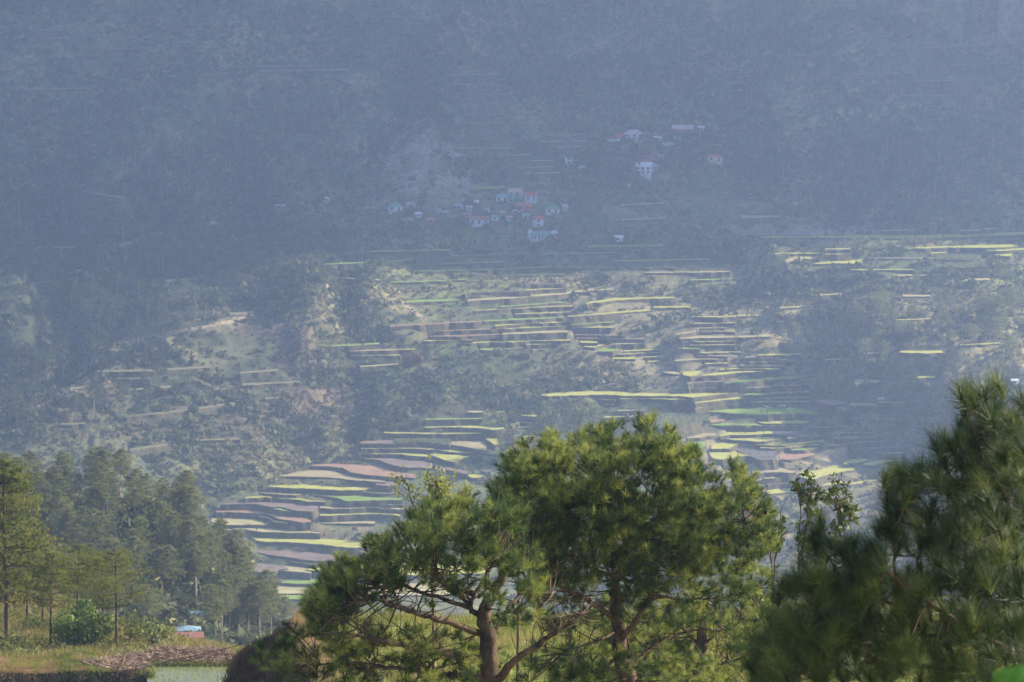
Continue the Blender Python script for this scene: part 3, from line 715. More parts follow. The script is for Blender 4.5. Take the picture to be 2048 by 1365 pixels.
land = obj('hillside', mesh('hillside', np.stack([X, YR, Zg], -1).reshape(-1, 3), Fq, [M['ground']], None, True, col.reshape(-1, 3)))
tag(land, 'valley side stepped with rice terraces below a forested mountain', kind='structure')

def ground(x, y):
    a = x/y; i = int(np.clip(np.searchsorted(yr, y), 1, nr-1)); j = int(np.clip(np.searchsorted(ac, a), 1, nc-1))
    fy = (y-yr[i-1])/(yr[i]-yr[i-1]); fx = (a-ac[j-1])/(ac[j]-ac[j-1])
    return float((Zg[i-1, j-1]*(1-fx)+Zg[i-1, j]*fx)*(1-fy)+(Zg[i, j-1]*(1-fx)+Zg[i, j]*fx)*fy)
def ground_v(x, y):
    a = x/y; i = np.clip(np.searchsorted(yr, y), 1, nr-1); j = np.clip(np.searchsorted(ac, a), 1, nc-1)
    fy = (y-yr[i-1])/(yr[i]-yr[i-1]); fx = (a-ac[j-1])/(ac[j]-ac[j-1])
    return (Zg[i-1, j-1]*(1-fx)+Zg[i-1, j]*fx)*(1-fy)+(Zg[i, j-1]*(1-fx)+Zg[i, j]*fx)*fy
def spot(u, v, lo=1380, hi=2700):
    y = hit_y(u, v, lo, hi) or 0.5*(lo+min(hi, 2200)); t, a = tz_tx(u, v); return a*y, y, ground(a*y, y)

# the fields themselves: flat tread, low bund on the lip, battered earth riser under it
for i, (k, P) in enumerate(FL):
    us, al, yl, ab, yb = FG[i]; z = ZT[i]; n_ = len(us)
    lip = np.stack([al*yl, yl], 1); bk = np.stack([ab*(yb+1.2), yb+1.2], 1)
    dirv = unit(np.gradient(lip, axis=0)) if n_ > 1 else np.array([[1, 0]]); nrm = np.stack([dirv[:, 1], -dirv[:, 0]], 1)
    nrm[nrm[:, 1] > 0] *= -1
    o = lambda XY, zz: np.concatenate([XY, np.full((n_, 1), 0)+np.reshape(zz, (-1, 1))], 1)
    jz = rng.normal(size=n_)*.04
    rows = [o(lip-nrm*.55, z), o(lip-nrm*.40, z+.16+jz), o(lip, z+.14+jz), o(lip+nrm*(.25+.25*np.abs(fbm(us/14, us*0+i, 2, 7)))[:, None], z-.9), o(lip+nrm*(1.0+.7*fbm(us/18, us*0+i, 2, 9))[:, None], z-3.0), o(lip+nrm*(2.0), z-7.5), ]
    depthm = np.maximum(.2, (bk[:, 1]-lip[:, 1])); mid_ = lip+(bk-lip)*.5
    rows = [o(bk+np.array([0, .3]), z-3), o(bk, z+.05), o(mid_, z)]+rows
    nv = len(rows); Vv = np.concatenate(rows); Ff = []; Ii = []
    for r in range(nv-1):
        for c in range(n_-1):
            Ff.append((r*n_+c, (r+1)*n_+c, (r+1)*n_+c+1, r*n_+c+1)); Ii.append(0 if r in (1, 2) else (1 if r in (3, 4) else 2))
    for c in (0, n_-1):
        loop = [r*n_+c for r in range(nv)]; Ff.append(tuple(loop)); Ii.append(2)
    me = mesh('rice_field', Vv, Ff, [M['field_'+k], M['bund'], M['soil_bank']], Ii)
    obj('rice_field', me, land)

# ---------------------------------------------------------------- undergrowth on the far slopes (uncountable)
UVc = lambda: None
def scatter(n, dens):
    """random points over the far land with probability dens(u, v, x, y)"""
    out = []; got = 0
    while got < n:
        m = n*3; a = rng.uniform(-.138, .138, m); yy = rng.uniform(1500, 2330, m); x = a*yy
        i = np.clip(np.searchsorted(yr, yy), 1, nr-1); j = np.clip(np.searchsorted(ac, a), 1, nc-1)
        sl_ = np.clip(slope[i, j], 0, 2); z = ground_v(x, yy); u, v = proj(x, yy, z)
        p = dens(u, v, x, yy)*(yy/1900)*np.sqrt(1+sl_**2)*(.5+sl_*1.0)*(~infield[i, j])
        k = rng.random(m) < p*.8
        k &= (v > -90) & (v < 1260)
        out.append(np.stack([x[k], yy[k], z[k]], 1)); got += k.sum()
    return np.concatenate(out)[:n]
def regn(u, v, u0, u1, v0, v1, s=20):
    f = lambda x: 1/(1+np.exp(-np.clip(x, -40, 40)))
    return f((u-u0)/s)*f((u1-u)/s)*f((v-v0)/s*2)*f((v1-v)/s*2)
def dens(u, v, x, y):
    n = np.clip(.72+1.3*fbm(x/38, y/38, 4, 101), .12, 1)
    d = .55+0*u
    d = d*(1-.8*regn(u, v, 420, 980, 940, 1240, 10))*(1-.55*regn(u, v, 1180, 1760, 600, 1010))*(1-.35*regn(u, v, 820, 1300, 600, 690))*(1-.5*regn(u, v, 120, 620, 640, 780))
    d += .9*regn(u, v, 650, 1240, 700, 860)+.9*regn(u, v, 380, 770, 850, 1000, 12)+.5*regn(u, v, 1560, 2100, 540, 940)+.35*regn(u, v, -100, 2100, -100, 330)
    d += 1.3*regn(u, v, 560, 760, 540, 700, 15)+1.0*regn(u, v, -200, 700, 430, 860)+.45*regn(u, v, -200, 600, 700, 930)  # extra scrub on the left, added to darken slopes in place of shade
    d *= (1-.85*regn(u, v, 780, 930, 270, 390))*(1-.72*regn(u, v, 110, 640, 620, 880))*(1-.8*regn(u, v, 590, 710, 778, 832, 6))
    return d*n
def shrub_mass(name, P, r, mat_, label, per=14, flat=.8, lf=1.0):
    n = len(P); c = P[:, None]+rng.normal(size=(n, per, 3))*np.array([.42, .42, .34*flat])*r[:, None, None]
    c[..., 2] += r[:, None]*.45
    c = c.reshape(-1, 3); s = np.repeat(r, per)*rng.uniform(.22, .5, n*per)*lf
    nr_ = unit(rdir(n*per)+np.array([0, 0, .5])); a = unit(np.cross(nr_, rdir(n*per))); b = np.cross(nr_, a)
    V_ = np.stack([c-a*s[:, None]-b*s[:, None]*.6, c+a*s[:, None]-b*s[:, None]*.5, c+b*s[:, None]], 1).reshape(-1, 3)
    o = obj(name, mesh(name, V_, np.arange(3*n*per).reshape(-1, 3), [mat_])); tag(o, label, kind='stuff'); return o
P = scatter(60000, dens); pn = fbm(P[:, 0]/50, P[:, 1]/50, 3, 110); uu_, vv_ = proj(P[:, 0], P[:, 1], P[:, 2])
r = rng.gamma(2.2, .42, len(P))*(1+.5*(fbm(P[:, 0]/60, P[:, 1]/60, 2, 111) > 0))*np.where(vv_ < 470, 1.25, 1.0); r = np.clip(r, .45, 3.6)
dry = pn+.25*rng.normal(size=len(P))-.4*regn(uu_, vv_, -300, 620, 400, 900)+.5*regn(uu_, vv_, 380, 780, 850, 1010, 12)+.35*regn(uu_, vv_, 1300, 2100, 600, 1000)+.25*regn(uu_, vv_, 1560, 2150, 480, 960)  # left scrub darker in place of shade, right spur paler in place of sun
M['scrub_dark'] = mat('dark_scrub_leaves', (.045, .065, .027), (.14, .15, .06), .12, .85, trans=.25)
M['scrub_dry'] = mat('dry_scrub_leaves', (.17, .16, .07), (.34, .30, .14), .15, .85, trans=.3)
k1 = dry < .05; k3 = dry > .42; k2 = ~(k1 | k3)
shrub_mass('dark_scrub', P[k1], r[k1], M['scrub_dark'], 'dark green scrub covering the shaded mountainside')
shrub_mass('green_scrub', P[k2], r[k2]*.95, M['scrub'], 'mixed green scrub between the rice terraces')
shrub_mass('dry_scrub', P[k3], r[k3]*.8, M['scrub_dry'], 'pale dry brush on the sunlit banks')
# weeds along the lips of the fields
wp = []
for i, (k, Pq) in enumerate(FL):
    us, al, yl, ab, yb = FG[i]; L = (al[-1]*yl[-1]-al[0]*yl[0]); m = int(max(0, L)*.22*(1.6 if k in 'tbmo' else .7))
    t = rng.random(m); c = np.interp(t, np.linspace(0, 1, len(us)), al); yy = np.interp(t, np.linspace(0, 1, len(us)), yl)-rng.uniform(.2, 1.6, m)
    hz = -np.abs(rng.normal(size=m))*1.1-.2
    wp.append(np.stack([c*yy, yy, ZT[i]+hz], 1))
wp = np.concatenate(wp); rr = np.clip(rng.gamma(2, .22, len(wp)), .2, 1.3)
shrub_mass('terrace_weeds', wp, rr, M['scrub'], 'weeds growing on the terrace walls', per=9)

cpts = []
for i, (k, Pq) in enumerate(FL):
    if k != 'p': continue
    us, al, yl, ab, yb = FG[i]; m = 900; t = rng.random(m); a_ = np.interp(t, np.linspace(0, 1, len(us)), al); y0_ = np.interp(t, np.linspace(0, 1, len(us)), yl); y1_ = np.interp(t, np.linspace(0, 1, len(us)), yb); yy = y0_+(y1_-y0_)*rng.random(m)
    cpts.append(np.stack([a_*yy, yy, np.full(m, ZT[i])], 1))
cpts = np.concatenate(cpts); n_ = len(cpts)*4; c_ = np.repeat(cpts, 4, 0)+rng.normal(size=(n_, 3))*[.35, .35, 0]
V_, F_ = blades(c_, unit(rdir(n_)*.35+[0, 0, 1]), rng.uniform(.6, 1.7, n_), rng.uniform(.15, .4, n_)); tag(obj('cane_crop', mesh('cane_crop', V_, F_, [M['cane']])), 'pale green cane and vegetable crops standing in the larger fields', kind='stuff')

# ---------------------------------------------------------------- trees
def pine_parts(h, cw, ntier=9, nq=16, leaf=.42, trunk_r=.16, bare=.42, seed=0, kind='tri', ragged=1.0):
    """returns (trunk bag, crown bag): a tall pine, bare below, uneven tiers of needle clumps above"""
    T, K = Bag(), Bag(); lean = rng.normal(size=2)*.025*h
    path = smooth_path([(0, 0, -.6), (lean[0]*.3, lean[1]*.3, h*.4), (lean[0], lean[1], h*.75), (lean[0]*1.2, lean[1]*1.2, h*.97)], 3)
    T.add(*tube(path, np.linspace(trunk_r, trunk_r*.25, len(path)), 6))
    zb = bare*h
    for k in range(ntier):
        f = (k+.5)/ntier; z = zb+(h-zb)*f; rad = cw*.5*(math.sin(math.pi*(.16+.80*f))**.8)*rng.uniform(.75, 1.2)
        if k == ntier-1: rad *= .55
        nb = max(3, int(4+4*rad/cw*2)); ph = rng.uniform(0, 6.28)
        for b_ in range(nb):
            if rng.random() < .12*ragged: continue
            th = ph+b_*6.283/nb+rng.normal()*.3; rr_ = rad*rng.uniform(.55, 1.1); up = rr_*rng.uniform(.05, .4)
            cx_, cy_ = lean*min(1.2, z/h*1.3); p0 = np.array([cx_, cy_, z-.1*h/ntier]); p1 = p0+np.array([math.cos(th)*rr_, math.sin(th)*rr_, up])
            T.add(*tube([p0, (p0+p1)/2+[0, 0, -.05*rr_], p1], [trunk_r*.28, trunk_r*.2, trunk_r*.08], 3))
            m = nq; t = rng.uniform(.35, 1.08, m)[:, None]; c = p0*(1-t)+p1*t+rng.normal(size=(m, 3))*np.array([.16, .16, .075])*max(rr_, cw*.2)
            if kind == 'tri':
                d = unit(rdir(m)+np.array([math.cos(th)*.6, math.sin(th)*.6, .9])); V_, F_ = blades(c, d, rng.uniform(.7, 1.3, m)*leaf*2.0, rng.uniform(.6, 1.2, m)*leaf*.8)
                K.add(V_, F_)
            else:
                for q in range(m):
                    pass
                d0 = unit(rdir(m)+np.array([math.cos(th)*.7, math.sin(th)*.7, .9])); nn_ = 7
                d = unit(np.repeat(d0, nn_, 0)*1.0+rdir(m*nn_)*.75); cc = np.repeat(c, nn_, 0)
                V_, F_ = blades(cc, d, rng.uniform(.6, 1.1, m*nn_)*leaf*1.4, rng.uniform(.7, 1.2, m*nn_)*leaf*.26); K.add(V_, F_)
    return T, K
def tree_proto(name, h, cw, **kw):
    mats = kw.pop('mats'); T, K = pine_parts(h, cw, **kw)
    return T.mesh('trunk', [mats[0]]), K.mesh('crown', [mats[1]])
def joined(name, h, cw, **kw):
    mats = kw.pop('mats'); T, K = pine_parts(h, cw, **kw); B = Bag()
    for v_, f_ in zip(T.V, T.F): pass
    tv = np.concatenate(T.V); tf = np.concatenate(T.F); kv = np.concatenate(K.V); kf = np.concatenate(K.F)
    return mesh(name, np.concatenate([tv, kv]), tf.tolist()+(kf+len(tv)).tolist(), mats, [0]*len(tf)+[1]*len(kf))
def place_tree(pr, x, y, z, s, label, group=None, name='pine_tree', cat='tree', rz=None):
    e = obj(name, None, loc=(x, y, z)); e.rotation_euler = (0, 0, rng.uniform(0, 6.28) if rz is None else rz); e.scale = (s, s, s)
    tag(e, label, cat, group); obj('trunk', pr[0], e); obj('crown', pr[1], e); return e

# far pines on the mountain: single small meshes
farp = [joined('pine_tree', 13, w_, ntier=6, nq=9, leaf=.62, trunk_r=.17, bare=b_, mats=[M['bark_pale'], M['pine_far']]) for w_, b_ in ((6.5, .5), (5.5, .4), (7.5, .58), (5, .35), (8, .5))]
ZONES = [(210, 700, 215, 410, 78, 'slender pine standing on the shaded slope above the village'), (1000, 1900, 15, 215, 60, 'pine in the dim forest high on the mountain'),
         (1480, 2060, 300, 425, 66, 'tall pine on the slope above the long bright rice field'), (0, 200, 230, 480, 26, 'pine in the dark wood at the far left edge'),
         (-60, 330, 470, 860, 90, 'pine at the edge of the deep shaded ravine'), (1100, 1500, 150, 250, 20, 'pine in the wood behind the upper hamlet'), (40, 420, 20, 60, 14, 'pine at the top of the left mountainside')]
massV, massF, massI, mo = [], [], [], 0
for (u0, u1, v0, v1, m, lab) in ZONES:
    for q in range(int(m*1.5)):
        u, v = rng.uniform(u0, u1), rng.uniform(v0, v1); x, y, z = spot(u, v); s = rng.uniform(.6, 1.15); pr = farp[rng.integers(5)]; rz = rng.uniform(0, 6.28)
        if q % 5 == 0 and q/5 < m*.25:
            o = obj('pine_tree', pr, loc=(x, y, z-.3)); o.scale = (s, s, s*rng.uniform(.9, 1.15)); o.rotation_euler = (0, 0, rz)
            tag(o, lab, 'tree', 'pines: '+lab[:46])
        else:
            if pr.name not in cache:
                vv = np.empty(len(pr.vertices)*3); pr.vertices.foreach_get('co', vv); cache[pr.name] = (vv.reshape(-1, 3), [tuple(p.vertices) for p in pr.polygons], [p.material_index for p in pr.polygons])
            vv, ff, mi = cache[pr.name]; c_, s_ = math.cos(rz), math.sin(rz)
            massV.append(vv@np.array([[c_, s_, 0], [-s_, c_, 0], [0, 0, 1]])*s+[x, y, z-.3]); massF += [tuple(i+mo for i in f) for f in ff]; massI += mi; mo += len(vv)
tag(obj('distant_pine_forest', mesh('distant_pine_forest', np.concatenate(massV), massF, [M['bark_pale'], M['pine_far']], massI)), 'hazy blue green pine forest covering the upper mountainside', kind='stuff')

# named pines on the right spur and the clump behind the big foreground pine
midp = [tree_proto('p', 10, w_, ntier=8, nq=12, leaf=.42, trunk_r=.17, bare=b_, mats=[M['bark_pale'], M['pine_mid']]) for w_, b_ in ((6, .42), (5, .3), (7.5, .5), (4.5, .25))]
SP = [(1711, 666, 60, 'flat crowned pine on a pale trunk at the left of the right spur'), (1700, 679, 52, 'slim pine just left of the flat crowned pine on the right spur'), (1733, 730, 56, 'pine leaning over the strip field on the right spur'),
      (1766, 734, 58, 'thin pine rising from the dark bank below the strip field'), (1592, 697, 56, 'cone shaped tree standing alone beside the terraces'), (1897, 727, 44, 'small bushy pine left of the bare grassy knoll'),
      (1941, 705, 60, 'pine with a pale trunk just behind the grassy knoll'), (1993, 686, 98, 'tallest pine of the right spur'), (1971, 686, 86, 'tall pine left of the tallest pine on the right spur'),
      (2020, 738, 70, 'pine with a bare lower trunk on the grassy knoll'), (1800, 686, 46, 'low pine in the middle of the right spur'), (1755, 694, 42, 'short pine beside a thin earth path on the right spur'),
      (1879, 661, 56, 'round topped pine uphill of the small bushy pine'), (1824, 642, 50, 'dim pine near the crest of the right spur'), (2028, 657, 86, 'tall pine at the right edge above the knoll')]
for q, (u, v, hp, lab) in enumerate(SP):
    x, y, z = spot(u, v); place_tree(midp[q % 4], x, y, z-.4, hp*y/F/10, lab, 'pines on the right spur')
for q in range(26):
    u, v = rng.uniform(1740, 2060), rng.uniform(560, 700); x, y, z = spot(u, v); place_tree(midp[rng.integers(4)], x, y, z-.3, rng.uniform(30, 62)*y/F/10, 'hazy pine in the thin wood on the upper right spur', 'hazy pines on the upper right spur')
CL = [(1085, 906, 104, 'left pine of the clump on the terraces above the foreground pine'), (1112, 914, 96, 'shorter pine inside the clump above the foreground pine'), (1140, 906, 100, 'middle pine of the clump above the foreground pine'), (1166, 902, 92, 'fourth pine of the clump above the foreground pine'),
      (1192, 897, 84, 'right pine of the clump above the foreground pine'), (1062, 902, 58, 'low tree at the left foot of the clump'), (1002, 902, 40, 'small round tree between two bright yellow plots'), (1022, 906, 46, 'small tree next to the round one beside the yellow plots')]
for q, (u, v, hp, lab) in enumerate(CL):
    x, y, z = spot(u, v); place_tree(midp[(q*2+1) % 4], x, y, z-.3, hp*y/F/10, lab, 'pines on the central terraces')

# broadleaf round tree maker
def round_tree(h, cw, mats, n=900, leaf=.35, trunk_r=.18, base=.3, lumps=9):
    T, K = Bag(), Bag(); T.add(*tube(smooth_path([(0, 0, -.5), (.05*h, 0, h*.35), (0, .03*h, h*.7)], 3), np.linspace(trunk_r, trunk_r*.3, 7), 6))
    cs = []
    for q in range(lumps):
        d = rdir(1)[0]; cs.append(np.array([d[0]*cw*.27, d[1]*cw*.27, h*(base+1)/2+d[2]*h*(1-base)*.26]))
        T.add(*tube([(0, 0, h*.35), cs[-1]*[.5, .5, .8], cs[-1]], [trunk_r*.4, trunk_r*.25, .02], 4))
    cs = np.array(cs); ci = cs[rng.integers(0, lumps, n)]; d = rdir(n); c = ci+d*np.array([cw*.25, cw*.25, h*(1-base)*.26])*rng.uniform(.6, 1.05, n)[:, None]
    K.add(*leaves(c, rng.uniform(.6, 1.3, n)*leaf, unit(d+rdir(n)*.7)))
    return T.mesh('trunk', [mats[0]]), K.mesh('crown', [mats[1]])
x, y, z = spot(826, 736); place_tree(round_tree(8.2, 9.5, [M['bark'], M['rust_leaf']], 1100, .55, base=.1), x, y, z-.3, 1.0, 'round brown flowering tree at the end of a reddish terrace', None, 'round_tree')
bushp = [round_tree(4.5, 5.5, [M['bark'], M[m_]], 300, .5, base=.05, lumps=7) for m_ in ('scrub', 'pine_mid', 'scrub_dark', 'scrub')]
BT = [(1208, 690, 'leafy bush mound right under the fallow plots'), (1240, 678, 'dark tree casting a long shadow over the fallow strips'), (1340, 695, 'leafy clump on the right end of the central terraces'), (1290, 660, 'bush on top of the grassy mound'), (760, 790, 'green tree on the scrubby bank below the brown tree'),
      (700, 770, 'green tree left of the brown tree'), (900, 760, 'tree on the wooded bank in the middle'), (980, 780, 'tree on the wooded bank right of the middle'), (560, 870, 'bush on the sunlit nose of the left spur'), (1120, 750, 'low tree in the hollow of the wooded bank'),
      (1050, 720, 'tree under the long yellow terrace'), (850, 800, 'low tree near the foot of the wooded bank'), (1180, 770, 'bush above the long yellow rice field'), (1690, 770, 'leafy tree at the foot of the right spur'), (1730, 780, 'second leafy tree at the foot of the right spur'),
      (1610, 640, 'tree at the crest of the dark slope'), (1560, 560, 'tree under the upper right fields'), (560, 520, 'tree on the hazy slope under the track'), (250, 560, 'tree beside the upper left strip field'), (390, 830, 'tree between the left spur strip fields'), (640, 870, 'bush at the foot of the left spur')]
for q, (u, v, lab) in enumerate(BT):
    x, y, z = spot(u, v); place_tree(bushp[q % 4], x, y, z-.4, rng.uniform(.7, 1.2), lab, 'leafy trees on the slopes', 'leafy_tree')

# banana plants
def banana(h=3.6, n=9):
    T, K = Bag(), Bag(); T.add(*tube([(0, 0, -.2), (.05, 0, h*.35), (0, .05, h*.62)], [.17, .13, .09], 6))
    for q in range(n):
        th = q*2.4+rng.normal()*.2; L = rng.uniform(1.5, 2.3); el = rng.uniform(.35, 1.25); W_ = .32; pts = []
        for t in np.linspace(0, 1, 6):
            e_ = el-t*1.3; pts.append((t, e_))
        p = np.array([0, 0, h*.6]); R = []; 
        for k_, (t, e_) in enumerate(pts):
            side = np.array([-math.sin(th), math.cos(th), 0])*W_*math.sin(math.pi*(.08+.90*t))
            R += [p-side+[0, 0, -.05], p+[0, 0, .05], p+side+[0, 0, -.05]]; p = p+np.array([math.cos(th)*math.cos(e_), math.sin(th)*math.cos(e_), math.sin(e_)])*L/5
        K.add(np.array(R), np.array([(3*a_+b_, 3*a_+b_+1, 3*a_+b_+4, 3*a_+b_+3) for a_ in range(5) for b_ in (0, 1)]))
    return T.mesh('stem', [M['bush_green']]), K.mesh('leaf_crown', [M['banana']])
banp = [banana() for _ in range(3)]
BN = [(1521, 836, 1.3, 'banana plant standing at the edge of the bright green field, left one'), (1535, 834, 1.35, 'banana plant in the left clump on the bright green field'), (1562, 832, 1.4, 'banana plant in the right clump on the bright green field'), (1578, 836, 1.3, 'banana plant at the right end of the bright green field clump')]
for (u, v, s, lab) in BN:
    x, y, z = spot(u, v)
    i_ = min(range(N), key=lambda i: 1e9 if not (FL[i][1][0, 0] <= u <= FL[i][1][-1, 0]) else abs(at(FL[i][1], u)[1]-v)); z = ZT[i_]; t_, a_ = tz_tx(u, v-2); y = z/t_; x = a_*y
    e = place_tree(banp[rng.integers(3)], x, y, z, s, lab, 'banana plants by the bright field', 'banana_plant', 'banana plant')
for q in range(30):
    u = rng.uniform(1665, 1880); v = rng.uniform(818, 868)+(u-1665)*.06; x, y, z = spot(u, v)
    place_tree(banp[rng.integers(3)], x, y, z-.2, rng.uniform(.9, 1.5), 'banana plant in the grove under the reddish strip field', 'banana plants in the grove', 'banana_plant', 'banana plant')
for (u, v) in ((890, 742), (900, 738), (1345, 684), (1515, 680), (1470, 676), (660, 728), (1562, 655), (1100, 770)):
    x, y, z = spot(u, v); place_tree(banp[rng.integers(3)], x, y, z-.2, 1.1, 'lone pale banana plant among the scrub', 'scattered banana plants', 'banana_plant', 'banana plant')

# forest on the nearer left hill
hp_ = [tree_proto('p', 9, w_, ntier=9, nq=17, leaf=.30, trunk_r=.14, bare=b_, kind='fine', mats=[M['bark_pale'] if q % 2 else M['bark'], M['pine_mid']]) for q, (w_, b_) in enumerate(((5.0, .35), (4.2, .45), (5.8, .3), (4.6, .5), (5.4, .4)))]
cnt_ = 0
def crest(u): return np.interp(u, [-60, 60, 250, 350, 400, 440, 500, 570, 620], [1012, 1005, 995, 1020, 1075, 1145, 1210, 1288, 1340])
while cnt_ < 165:
    u = rng.uniform(-30, 600); c0 = crest(u); v = c0+(1290-c0)*rng.random()**1.25
    if v > 1288: continue
    if u > 330 and v > 1225 and u < 425: continue
    if 420 < u and rng.random() < .35: continue
    x, y, z = spot(u, v, 585, 780); cnt_ += 1
    if v < c0+28: lab = 'pine whose crown forms the hazy skyline of the forested hill'+(', left half' if u < 220 else ', right half')
    elif u > 430: lab = 'pine on the narrow right tail of the forested hill beside the terraces'
    elif v < 1110: lab = 'pine in the dense middle of the forested hill, '+('far left' if u < 130 else 'centre left' if u < 270 else 'towards the terraces')
    elif v < 1200: lab = 'pine on the open yellow slope halfway down the forested hill' if u > 250 else 'hazy pine rising behind the near left stand'
    else: lab = 'tall bare trunked pine standing around the blue and rusty roofs' if u > 300 else 'low hazy pine glimpsed between the trunks of the near left stand'
    place_tree(hp_[rng.integers(5)], x, y, z-.3, rng.uniform(.72, 1.2), lab, 'forested hill: '+lab[:50])
# low growth on that hill
Pf = []
while len(Pf) < 1500:
    u = rng.uniform(-40, 620); v = rng.uniform(min(1290, crest(u)+2), 1300); x, y, z = spot(u, v, 585, 780); Pf.append((x, y, z))
Pf = np.array(Pf); shrub_mass('hill_undergrowth', Pf, np.clip(rng.gamma(3, .3, len(Pf)), .3, 2.2), M['scrub'], 'bushes and tall grass under the forested hill pines', per=44)

def pts(u0, u1, y0, y1, n, cond=None):
    u = rng.uniform(u0, u1, n); yy = rng.uniform(y0, y1, n); x = (u-CX)/F*yy; z = ground_v(x, yy); P_ = np.stack([x, yy, z], 1)
    return P_ if cond is None else P_[cond(u, yy)]
M['bush_mix'] = mat('brush_leaves', (.10, .13, .035), (.27, .26, .08), .6, .8, trans=.35)
# tall pines on the near left rise
np_ = [tree_proto('p', 10, w_, ntier=nt_, nq=26, leaf=.22, trunk_r=.17, bare=b_, kind='fine', mats=[M['bark'], M['pine_leaf2'] if q in (0,) else M['pine_near']]) if False else None for q, (w_, nt_, b_) in enumerate(())]
M['pine_near'] = mat('sunlit_pine_needles', (.11, .14, .028), (.27, .27, .065), .7, .65, trans=.5)
def nearp(w_, nt_, b_, nq=26): return tree_proto('p', 10, w_, ntier=nt_, nq=nq, leaf=.21, trunk_r=.15, bare=b_, kind='fine', mats=[M['bark'], M['pine_near']])
NP = [(14, 1284, 382, 16, .22, 5.6, 'huge broad pine filling the left edge'), (55, 1246, 200, 9, .40, 5.2, 'pine just right of the huge left pine'), (101, 1301, 212, 9, .45, 5.6, 'pine with a straight bare trunk in front of the left stand'),
      (85, 1262, 180, 8, .5, 5, 'slim pine behind the bare trunked one'), (155, 1262, 186, 9, .45, 6, 'dark pine in the middle of the left stand'), (176, 1250, 170, 8, .5, 6.5, 'pine with a thin trunk right of the dark one'),
      (233, 1297, 212, 9, .42, 8.2, 'broad pine with a tall clean trunk at the right of the left stand'), (208, 1272, 170, 8, .4, 7, 'pine half hidden behind the broad right one'), (263, 1290, 80, 6, .35, 8, 'little pine at the right end of the left stand'),
      (-25, 1262, 300, 12, .3, 6, 'pine cut by the left edge of the view'), (140, 1225, 120, 8, .35, 7.5, 'small pine further up the left rise'), (30, 1232, 160, 8, .4, 7, 'pine behind the huge left pine'), (195, 1228, 130, 8, .35, 7.5, 'young pine further up behind the broad one')]
for (u, v, hp, nt_, b_, w_, lab) in NP:
    x, y, z = spot(u, v, 240, 342); place_tree(nearp(w_, nt_, b_, 44 if hp > 250 else 36), x, y, z-.3, hp*y/F/10, lab, 'pines on the near left rise')
sp_ = pts(-60, 330, 234, 338, 420); shrub_mass('rise_bushes', sp_, np.clip(rng.gamma(2.5, .24, len(sp_)), .2, 1.5), M['bush_mix'], 'low bushes and brush under the near left pines', per=230, lf=.22)
gb = round_tree(3.2, 3.4, [M['bark'], M['bush_green']], 1500, .14, .06, base=0, lumps=14)
for (u, v, s, lab) in ((140, 1300, .85, 'bright green leafy bush under the pines, the left one'), (185, 1300, 1.0, 'big bright green leafy bush under the pines'), (160, 1262, .8, 'green bush higher up under the pines')):
    x, y, z = spot(u, v, 240, 342); place_tree(gb, x, y, z-.2, s, lab, None, 'leafy_bush', 'bush')
dbp = round_tree(1.3, 1.3, [M['bark'], M['broad_dark']], 500, .08, .03, base=0, lumps=6)
x, y, z = spot(309, 1306, 225, 262); place_tree(dbp, x, y, z-.05, 1.0, 'small dark bush at the back edge of the straw field', None, 'leafy_bush', 'bush')

def grass_mass(name, P, mat_, label, hgt=(.2, .6), wd=.03, per=6, lean=.35):
    n = len(P)*per; c = np.repeat(P, per, 0)+rng.normal(size=(n, 3))*np.array([.12, .12, 0]); d = unit(rdir(n)*lean+np.array([0, 0, 1.]))
    V_, F_ = blades(c, d, rng.uniform(*hgt, n), np.full(n, wd)*rng.uniform(.6, 1.4, n)); o = obj(name, mesh(name, V_, F_, [mat_])); tag(o, label, kind='stuff'); return o
grass_mass('rise_grass', pts(-60, 480, 231, 300, 14000, lambda u, y: (y > 232.2)), M['green_grass'], 'yellow green grass on the rise under the pines', (.2, .7), .05)
grass_mass('rise_dry_grass', pts(-60, 480, 232, 335, 9000, lambda u, y: (y > 232.4)), M['dry_grass'], 'dry grass on the rise under the pines', (.2, .8), .05)
grass_mass('field_grass', pts(-60, 300, 225.9, 232.4, 12000, lambda u, y: (y < 231.5+(165-u)*.05) & (fbm(u/30, y/2.0, 3, 301) > -.02)), M['green_grass'], 'short grass on the flat field at lower left', (.08, .25), .04)
grass_mass('field_dry_grass', pts(-60, 300, 225.9, 232.4, 12000, lambda u, y: (y < 231.5+(165-u)*.05) & (fbm(u/30, y/2.0, 3, 301) < .06)), M['dry_grass'], 'dry reddish grass patches on the flat field at lower left', (.06, .2), .04)
# cut straw
ylo = lambda u: np.interp(u, [150, 200, 260, 300, 480, 500], [228.0, 226.6, 226.0, 228.3, 228.4, 228.6]); yhi = lambda u: np.interp(u, [150, 200, 260, 330, 400, 500], [228.2, 229.4, 231.0, 232.2, 231.6, 229.2])
P_ = pts(150, 505, 225.9, 232.5, 26000, lambda u, y: (y > ylo(u)) & (y < yhi(u))); d = unit(rdir(len(P_))*[1, 1, .25]); P_[:, 2] += rng.uniform(.02, .20, len(P_))
V_, F_ = blades(P_, d, rng.uniform(.3, .8, len(P_)), np.full(len(P_), .05)); tag(obj('straw', mesh('straw', V_, F_, [M['straw']])), 'heaps of cut brown straw lying beside the pond', kind='stuff')
